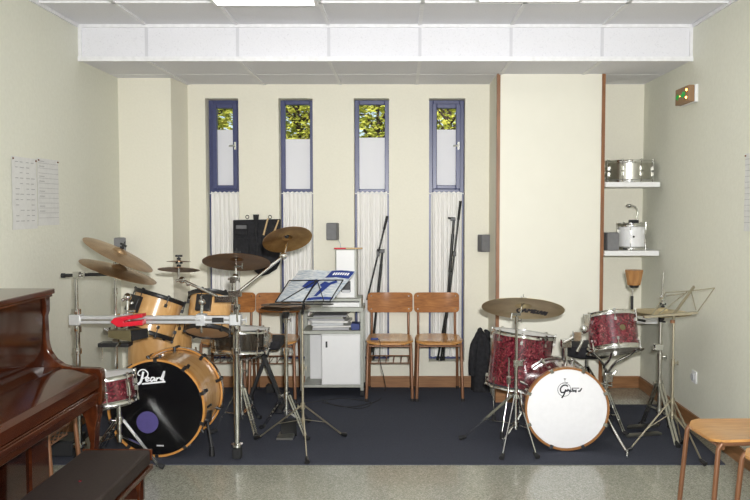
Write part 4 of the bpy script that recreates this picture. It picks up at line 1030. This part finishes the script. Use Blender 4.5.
ch = chair('plywood chair at the wall with a blue plug on its seat', (bcx(389.5), yc, .006), 0)
dup(ch, 'plywood chair with no rack, nearest the cupboard in the row at the wall', (bcx(439.2), yc, .006), R(1), skip=('book_rack',))
dup(ch, 'plywood chair half hidden behind the hi-hat and the white cabinet', (X(271, 6.0, 345), yc-.02, .006), R(1))
dup(ch, 'plywood chair almost hidden behind the right rack leg and the ebony snare', (X(221, 6.0, 345), yc, .006), 0)
dup(ch, 'plywood chair by the left wall behind the piano, mostly hidden', (-1.86, 4.0, .006), R(90))
dup(ch, 'plywood chair by the right wall, farther of the two in the corner of the picture', (1.548, 3.665, 0), R(-86), skip=('book_rack',))
dup(ch, 'plywood chair at the lower right corner, nearer of the two by the right wall', (1.618, 3.215, 0), R(-86), skip=('book_rack',))
# blue plug and its cable on chair
t = thing('blue_plug', 'small blue plug with a black cable lying on the chair seat', 'plug', P(375, 339, 6.12))
p = V((X(374.5, 6.12, 339), 6.12, .458)); MB('bluebox').cbox(p, (.055, .03, .016)).build('plug_body', t, bevel=.003)
pts = [p+V((.03, -.01, 0)), V((p.x+.045, 6.02, .44)), P(380, 360, 5.98), P(384, 378, 5.97), G(385, 391)+V((0, 0, .004)), G(378, 401)+V((0, 0, .004)), G(355, 407)+V((0, 0, .004)), G(335, 406)+V((0, 0, .004)), G(322, 400)+V((0, 0, .004))]
MB('rubber').tube(pts, .0028, 6, smooth=5).build('cable', t)
k = MB('rubber'); k.tube([G(a, b)+V((0, 0, .004)) for a, b in ((300, 404), (318, 402), (340, 399), (362, 401), (372, 404), (360, 409), (338, 406), (322, 403))], .0028, 6, smooth=5); solo(k, 'floor_cable', 'thin black cable looping on the carpet before the grey cart', 'cable')
t = thing('power_adapter', 'black power adapter on the carpet under the half hidden chair', 'power adapter', G(271, 392))
o = G(271, 392); MB('rubber').cbox(o+V((0, 0, .03)), (.07, .09, .06)).build('adapter_body', t, bevel=.006); MB('rubber').tube([o+V((.04, 0, .03)), o+V((.08, .02, .004)), G(284, 388)+V((0, 0, .004)), G(296, 386)+V((0, 0, .004))], .003, 6, smooth=4).build('cable', t)
# ================================================================ cart
YC0, YC1 = 6.16, 6.48
xa, xb = X(300, YC0, 340), X(363.5, YC0, 340)
zt_ = Z(307.5, YC0)
t = thing('equipment_cart', 'grey metal cart with a white cabinet door under the white speaker tower', 'cart', ((xa+xb)/2, YC0, .006))
for x in (xa, xb-.024):
    for y in (YC0, YC1-.024): MB('greymetal').box((x, y, .055), (x+.024, y+.024, zt_-.02)).build('post', t, bevel=.002)
MB('greymetal').box((xa, YC0-.01, zt_-.032), (xb, YC1, zt_)).build('top', t, bevel=.002)
zm = Z(331, YC0); MB('greymetal').box((xa+.02, YC0, zm-.025), (xb-.02, YC1, zm)).build('middle_shelf', t, bevel=.002)
zl = Z(385, YC0); MB('greymetal').box((xa+.02, YC0, zl-.02), (xb-.02, YC1, zl)).build('bottom_shelf', t, bevel=.002)
xd = X(321.5, YC0, 360); cbn = MB('white'); cbn.box((xd, YC0+.012, zl), (xb-.024, YC1-.02, zm-.026)); cbn.build('cabinet_box', t)
d = MB('white'); d.box((xd+.004, YC0-.006, zl+.008), (xb-.028, YC0+.011, zm-.032)); do = d.build('door', t, bevel=.002); hk = P(326.5, 344.5, YC0-.01); MB('black').cbox(hk, (.014, .010, .045)).build('handle', do)
MB('greymetal').box((xa+.024, YC1-.012, zl), (xd, YC1, zm-.026)).build('back_panel', t)
for x in (xa+.012, xb-.012):
    for y in (YC0+.012, YC1-.012):
        k = MB('rubber'); k.cyl((x-.012, y, .033), (x+.012, y, .033), .026, n=16); k.build('caster', t)
kx = MB('white'); kx.box((xa+.05, YC1-.10, zl+.001), (xd-.005, YC1-.02, zm-.05)); solo(kx, 'white_box', 'tall white box inside the open left side of the grey cart', 'box', bevel=.004)
z = zt_+.001
k = MB('white').box(P(328, 300, 6.2)*1 if 0 else (X(322, 6.2, 300), 6.18, z), (X(360.5, 6.2, 300), 6.42, z+.035)); t2 = solo(k, 'keyboard_unit', 'flat white unit lying on top of the grey cart', 'electronic unit', bevel=.004)
k = MB('greymetal').box((X(322, 6.2, 300), 6.17, z+.045), (X(361.5, 6.2, 300), 6.45, z+.065)); k.box((X(359.5, 6.2, 300), 6.17, z), (X(361.5, 6.2, 300), 6.45, z+.045)); k.box((X(322, 6.2, 300), 6.17, z), (X(323, 6.2, 300), 6.45, z+.045)); solo(k, 'riser_shelf', 'small grey riser shelf on the cart under the white tower', 'shelf riser', smooth=0)
zz = z+.066; t = thing('speaker_tower', 'tall white-fronted computer tower with grey sides on the cart', 'computer tower', (X(347, 6.2, 290), 6.3, zz))
x0, x1 = X(336, 6.2, 280), X(355, 6.2, 280); ztp = Z(249.5, 6.2)
MB('greymetal').box((x0-.004, 6.20, zz), (x1+.014, 6.44, ztp)).build('case', t, bevel=.003)
MB('white').box((x0+.004, 6.185, zz+.004), (x1-.002, 6.20, ztp-.004)).build('front_panel', t, bevel=.003)
MB('black').box((X(341, 6.18, 290), 6.182, Z(292, 6.18)), (X(350.5, 6.18, 290), 6.185, Z(281, 6.18))).build('drive_slot', t); MB('lightgrey').box((X(342, 6.18, 290), 6.179, Z(293, 6.18)), (X(350, 6.18, 290), 6.184, Z(290, 6.18))).build('slot_cover', t)
k = MB('red'); a = P(334, 248, 6.2); a.z = ztp+.008; k.cyl(a, a+V((.09, 0, 0)), .006); k.mat('stick'); k.cyl(a+V((.09, 0, 0)), a+V((.215, .02, 0)), .006); solo(k, 'drumstick', 'drumstick with a red grip lying on the white computer tower', 'drumstick')
# papers on shelf
rd = random.Random(5); zz = zm
for i in range(7):
    h = [.018, .012, .02, .016, .014, .012, .01][i]; w_ = rd.uniform(.24, .30); x = xa+.055+rd.uniform(0, .04)
    k = MB(['papergrey', 'paper', 'lightgrey', 'paper', 'papergrey', 'greymetal', 'papergrey'][i]); Tm = Matrix.Translation((x+w_/2, YC0+.14, zz+.001)) @ Matrix.Rotation(rd.uniform(-.12, .12), 4, 'Z'); k.box((-w_/2, -.10, 0), (w_/2, .12, h), Tm); zz += h+.0015
    names = ['lowest grey folder', 'second white pad from the bottom', 'third light grey folder from the bottom', 'fourth white pad from the bottom', 'third dark grey folder from the top', 'second greenish grey folder from the top', 'topmost dark grey folder']
    solo(k, 'paper_folder', names[i]+' in the pile on the cart shelf', 'folder', 'folders on the cart shelf', bevel=.001)
k = MB('bluebox').box((X(351, 6.2, 328), 6.2, zm+.001), (X(359.5, 6.2, 328), 6.32, zm+.05)); solo(k, 'blue_box', 'dark blue box right of the folders on the cart shelf', 'box', bevel=.003)
for i, (a, b, c_) in enumerate(((313, 322, 316), (327, 321, 333), (337, 343, 339), (344, 352, 346), (352, 341, 348))):
    k = MB('rubber'); k.tube([P(b, 311, 6.4), P(c_, 316, 6.42), P(a, 329, 6.43)], .0025, 6, smooth=4)
    solo(k, 'hanging_cable', 'thin black cable hanging under the cart top, %s from the left' % ['first', 'second', 'third', 'fourth', 'fifth'][i], 'cable', 'cables behind the folders')
# ================================================================ mic stands
def micstand(label, A, Bp, clampp, base, rack=False):
    t = thing('microphone_stand', label, 'microphone stand', base[0], 'folded microphone stands')
    k = MB('blackmetal'); k.cyl(A[0], A[1], .0075); k.build('boom_arm', t)
    k = MB('rubber'); k.cyl(A[0], A[0].lerp(A[1], .16), .011, .010); k.build('grip', t)
    k = MB('blackmetal'); k.cyl(Bp[0], Bp[1], .010); k.cyl(Bp[0].lerp(Bp[1], .12), Bp[0].lerp(Bp[1], .42), .0125); k.build('pole', t)
    k = MB('black'); k.cbox(clampp, (.04, .03, .03)); k.cyl(clampp, clampp+V((-.04, -.01, .01)), .008); k.cbox(A[0].lerp(A[1], .45), (.025, .025, .04)); k.build('clamp', t, bevel=.003)
    for i, b in enumerate(base):
        k = MB('blackmetal'); j = Bp[0].lerp(Bp[1], .70+.03*i); k.cyl(j, b, .008); lo = k.build('leg', t); MB('rubber').cyl(b+(j-b).normalized()*.03, b, .012).build('rubber_foot', lo)
sill = zb+.004
def onsill(px, y, z=sill): v = P(px, 357, y); v.z = z; return v
micstand('black folded microphone stand leaning in the third window behind the plugged chair', (P(387.3, 216, 6.57), P(367, 300, 6.555)), (P(382.5, 252, 6.57), P(372, 352, 6.56)), P(382, 251, 6.56), [onsill(370, 6.58), onsill(373, 6.57), onsill(368, 6.56)])
micstand('black folded microphone stand leaning in the window nearest the cupboard', (P(460.5, 201, 6.56), P(447, 318, 6.52)), (P(454, 219, 6.54), P(444, 345, 6.53)), P(453, 219, 6.53), [onsill(437.5, 6.56), onsill(443.5, 6.55), onsill(441, 6.54)])
# ================================================================ stick bag
t = thing('stick_bag', 'black cloth mallet bag with pockets hanging between the left windows', 'bag', P(258, 280, 6.44))
yb_ = YB-.012
out = [(233.5, 220), (281, 219), (280.5, 262), (277, 269), (269, 274), (262, 276), (257, 273), (254, 270), (233.5, 268)]
MB('blackcloth').prism([P(a, b, yb_) for a, b in out], (0, -.022, 0)).build('body', t, bevel=.006)
for (a, b, c_, d, m_) in ((235, 224, 248, 235, 'blackcloth'), (235, 238, 249, 266, 'blackcloth'), (251, 236, 262, 268, 'blackcloth'), (264, 236, 279, 262, 'blackcloth'), (236, 225, 247, 229, 'greyplastic')):
    k = MB(m_); p0 = P(a, d, yb_-.022); p1 = P(c_, b, yb_-.022); k.box((p0.x, yb_-.036 if m_ == 'blackcloth' else yb_-.038, p0.z), (p1.x, yb_-.021, p1.z)); k.build('pocket', t, bevel=.005)
MB('rubber').cyl(P(256, 220, yb_-.01), P(256, 214.5, yb_-.01), .020, .024).build('carry_handle', t)
MB('blackcloth').cyl(P(256.5, 221, yb_-.03), P(256.5, 264, yb_-.03), .012).build('strap', t)
for px in (247.3, 270): 
    c = P(px, 217, yb_-.01); k = MB('blackmetal'); k.tube([c+V((.013*cos(a), 0, .014*sin(a))) for a in [i*pi/6 for i in range(12)]], .003, 6, closed=True); k.cyl((c.x, YB-.001, c.z+.012), (c.x, YB-.03, c.z+.012), .004); k.build('hanging_ring', t)
for lab, a, b in (('pale drumstick in the left pocket of the black bag, nearer its middle', (267.8, 219), (263.5, 235)), ('pale drumstick in the black bag just above the tilted shiny cymbal', (278.5, 220.5), (274.5, 231))):
    k = MB('stick'); k.cyl(P(*a, yb_-.040), P(*b, yb_-.030), .006, .0075, 10); k.ball(P(*a, yb_-.040), .0065, 8); solo(k, 'drumstick', lab, 'drumstick', 'drumsticks in the black bag')
# ================================================================ jacket
t = thing('jacket', 'black jacket hanging low on the wall beside the red pearl floor tom', 'jacket', P(481, 400, 6.3))
rings = [(329, 480, 1.5, .02), (333, 480.5, 4.2, .045), (340, 480.5, 6.8, .06), (352, 480.5, 8.4, .075), (366, 481, 9.3, .085), (380, 481.5, 10, .095), (392, 481.5, 10.4, .10), (398.5, 481.5, 9.5, .09)]
jb = MB('blackcloth'); rows = []; yj = YB-.115
for py, px, hw, dp in rings:
    c = P(px, py, yj); r = []
    for k in range(33):
        a = 2*pi*k/32; fold = 1+.10*sin(a*5+py*.05)+.06*sin(a*9+py*.11)
        r.append((c.x+hw/126*cos(a)*fold, yj+dp*sin(a)*fold, c.z))
    rows.append(r)
jb.grid(rows); jb.f.append(list(range(32))[::-1]); jb.m.append(0); o_ = 33*7; jb.f.append([o_+i for i in range(32)]); jb.m.append(0)
jb.build('body', t, smooth=60)
for sg in (-1, 1):
    k = MB('blackcloth'); k.tube([P(480.5+sg*2, 334, yj-.03), P(480.5+sg*6.5, 345, yj-.04), P(481+sg*8.5, 362, yj-.05), P(481+sg*9, 375, yj-.05)], [.016, .030, .034, .026], 10, smooth=4); k.build('sleeve', t, smooth=60)
k = MB('blackcloth'); k.tube([P(484.5, 330, yj-.03), P(487.5, 333, yj-.04), P(489, 341, yj-.03)], [.008, .022, .028], 10, smooth=3); k.ball(P(480, 331, yj), .022, sq=(1, 1, 1.3)); k.build('hood', t, smooth=60)
k = MB('blackmetal'); k.cyl(P(480, 329, yj), P(480, 329, YB), .006); k.build('wall_hook', t)
# ================================================================ piano
YE, YF = 3.40, 1.90
def pz(px, py, Y=YE): return P(px, py, Y)
t = thing('upright_piano', 'glossy dark mahogany upright piano at the left edge, lid closed', 'piano', (-1.5, 2.65, 0))
prof = [(50, 290), (50.3, 310), (48.8, 315), (50, 340), (52.5, 350), (58, 358), (66, 363.5), (76, 366), (100, 367), (104, 368), (105.5, 372), (105.3, 401), (101, 405), (47, 405.0)]
pts = [pz(a, b) for a, b in prof]
xback = -1.86
bot = V((pts[-1].x, YE, .0)); pts2 = pts+[bot, V((xback, YE, 0)), V((xback, YE, pts[0].z))]
for y in (YE, YF):
    MB('mahog').prism([V((p.x, y, p.z)) for p in pts2], (0, -.040, 0)).build('side_panel', t, smooth=30, bevel=.003)
zt_ = Z(288.6, YE); xf = pz(50, 300).x
tl = MB('mahog'); tl.box((xback, YF-.03, zt_-.022), (X(53.5, YE, 291), YE+.015, zt_)); tl.box((xback, YF-.02, zt_-.034), (X(51.8, YE, 291), YE+.008, zt_-.022)); tl.build('top_lid', t, bevel=.004)
upx = xf-.012
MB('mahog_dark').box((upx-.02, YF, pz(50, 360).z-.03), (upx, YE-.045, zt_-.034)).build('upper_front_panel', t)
xk = pz(105, 380).x; zk1 = pz(104, 368).z; zk0 = pz(104, 401).z; xin = pz(60, 360).x
lid = MB('mahog'); zi = zk1+.004
lid.prism([V((upx, 0, zi+.010)), V((upx+.07, 0, zi+.008)), V((xk-.02, 0, zk1-.012)), V((xk-.006, 0, zk1-.030)), V((xk-.006, 0, zk1-.075)), V((upx, 0, zk1-.075))], (0, YE-.045-YF, 0)); lid.v = [V((v.x, v.y+YF, v.z)) for v in lid.v]
lid.build('key_lid', t, smooth=30, bevel=.004)
MB('mahog_dark').box((upx+.066, YF+.03, zi+.008), (upx+.074, YE-.05, zi+.012)).build('lid_hinge', t, smooth=0)
k = MB('mahog'); k.box((upx, YF, zk0), (xk-.012, YE-.045, zk1-.080)); k.build('key_bed', t, bevel=.004)
k = MB('mahog'); k.box((xk-.012, YF, zk0+.030), (xk-.004, YE-.045, zk0+.052)); k.build('key_slip', t, bevel=.003)
for y in (YE-.03, YF+.03):
    prof_ = [(xk-.012, zk0), (xk-.012, zk0-.05), (xk-.022, zk0-.09), (xk-.03, zk0-.20), (xk-.026, zk0-.34), (xk-.016, zk0-.46), (xk-.012, .09), (xk+.0, .06), (xk+.0, .0), (xk-.055, .0), (xk-.055, .08), (xk-.045, .12), (xk-.052, zk0-.30), (xk-.046, zk0-.16), (xk-.066, zk0-.06), (xk-.10, zk0)]
    MB('mahog').prism([V((a, y-.03, b)) for a, b in prof_], (0, .06, 0)).build('leg', t, smooth=30, bevel=.004)
    MB('mahog').box((bot.x-.02, y-.03, .0), (xk+.01, y+.03, .05)).build('toe_block', t, bevel=.004)
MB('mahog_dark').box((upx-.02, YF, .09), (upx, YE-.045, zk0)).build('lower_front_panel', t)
MB('mahog').box((upx-.02, YF, .0), (upx+.008, YE-.045, .09)).build('plinth', t)
MB('mahog').box((upx, YE-.20, .09), (upx+.012, YE-.045, zk0)).build('panel_stile', t)
k = MB('basewood').box((xback, YF, .02), (xback+.02, YE-.045, zt_-.04)); k.build('back_board', t)
for i, y in enumerate((2.55, 2.67)):
    k = MB('nickel'); k.bar((upx, y, .05), (upx+.11, y, .045), .03, .010); k.build('pedal', t)
# bench
t = thing('piano_bench', 'piano bench with a dark brown vinyl top and red-brown wooden frame', 'bench', (-1.09, 2.75, 0))
yb1 = 3.16; yb0 = 2.32; x0 = X(83, yb1, 448); x1 = X(152.7, yb1, 450); zt_ = Z(449, yb1)
cu = MB('vinyl'); cu.box((x0+.006, yb0+.006, zt_-.058), (x1-.006, yb1-.008, zt_)); cu.build('cushion', t, bevel=.008)
MB('darkred').cyl((( x0+x1)/2, 2.78, zt_), ((x0+x1)/2, 2.78, zt_+.003), .006).build('cushion_button', t)
k = MB('mahog'); k.box((x0-.002, yb0, zt_-.076), (x1+.002, yb1, zt_-.058)); k.box((x0, yb1-.008, zt_-.043), (x1, yb1, zt_+.001)); k.box((x0, yb0, zt_-.043), (x1, yb0+.006, zt_+.001)); k.build('seat_frame', t, bevel=.003)
for y in (yb1-.065, yb0+.015):
    for xx, sg in ((x0+.004, -1), (x1-.004, 1)):
        k = MB('mahog'); a = xx; b = xx-sg*.06; k.prism([V((a, y, zt_-.075)), V((b, y, zt_-.075)), V((b+sg*.02, y, zt_-.16)), V((b+sg*.025, y, .04)), V((b, y, 0)), V((a, y, 0)), V((a-sg*.01, y, .05)), V((a-sg*.03, y, zt_-.17)), V((a-sg*.024, y, zt_-.11))], (0, .05, 0)); k.build('leg', t, smooth=30, bevel=.003)
k = MB('mahog_dark'); k.box((x0+.02, yb1-.06, zt_-.18), (x1-.02, yb1-.045, zt_-.075)); k.build('apron', t); MB('mahog_dark').box((x0+.02, yb0+.03, zt_-.18), (x1-.02, yb0+.045, zt_-.075)).build('apron', t)
# dark case and pedal behind the piano
t = thing('equipment_case', 'dark equipment case on the carpet behind the piano', 'case', G(66, 452))
o = G(62, 456); k = MB('rubber'); k.box((o.x-.10, o.y-.02, .008), (o.x+.07, o.y+.18, .09)); k.build('case_body', t, bevel=.006)
MB('black').box((o.x-.10, o.y-.02, .091), (o.x+.07, o.y+.18, .10)).build('case_lid', t, bevel=.003)
t = thing('drum_pedal', 'chrome drum pedal seen under the piano keyboard', 'drum pedal', G(89, 452))
o = G(86, 447); 
k = MB('steel'); k.box((o.x-.05, o.y-.08, .008), (o.x+.05, o.y+.18, .02)); k.build('base_plate', t)
for s_ in (-1, 1): MB('nickel').bar((o.x+.045*s_, o.y, .02), (o.x+.04*s_, o.y, .20), .014, .02, up=(0, 1, 0)).build('side_post', t)
k = MB('chrome'); k.cyl((o.x-.06, o.y, .20), (o.x+.06, o.y, .20), .012); k.tube([(o.x, o.y, .20), (o.x+.03, o.y-.03, .12), (o.x+.05, o.y-.05, .05)], .008); k.ball((o.x, o.y-.04, .03), .022); k.build('beater_axle', t)
# ---------------------------------------------------------------- light
w = bpy.data.worlds.new('world'); SC.world = w; w.use_nodes = True
bg = w.node_tree.nodes['Background']
sky = w.node_tree.nodes.new('ShaderNodeTexSky'); sky.sky_type = 'NISHITA'; sky.sun_disc = False
sky.sun_elevation = R(45); sky.sun_rotation = R(180); sky.dust_density = 3; sky.air_density = 1
w.node_tree.links.new(sky.outputs[0], bg.inputs['Color']); bg.inputs['Strength'].default_value = .22
sun = bpy.data.lights.new('sun', 'SUN'); sun.energy = 4.5; sun.angle = R(1); sun.color = (1, .96, .86)
so = bpy.data.objects.new('sun', sun); COL.objects.link(so); so.rotation_euler = (R(42), 0, R(-12)); so.location = (0, -3, 6)
fl = bpy.data.lights.new('camera_flash', 'AREA'); fl.shape = 'RECTANGLE'; fl.size = .09; fl.size_y = .05; fl.energy = 95; fl.color = (1, 1, .99); fl.spread = R(120)
fo = bpy.data.objects.new('camera_flash', fl); COL.objects.link(fo); fo.location = (.07, 0.0, CAMZ+.13); fo.rotation_euler = (R(90), 0, 0)
SC.view_settings.view_transform = 'Standard'; SC.view_settings.look = 'None'; SC.view_settings.gamma = 1; SC.view_settings.exposure = .12
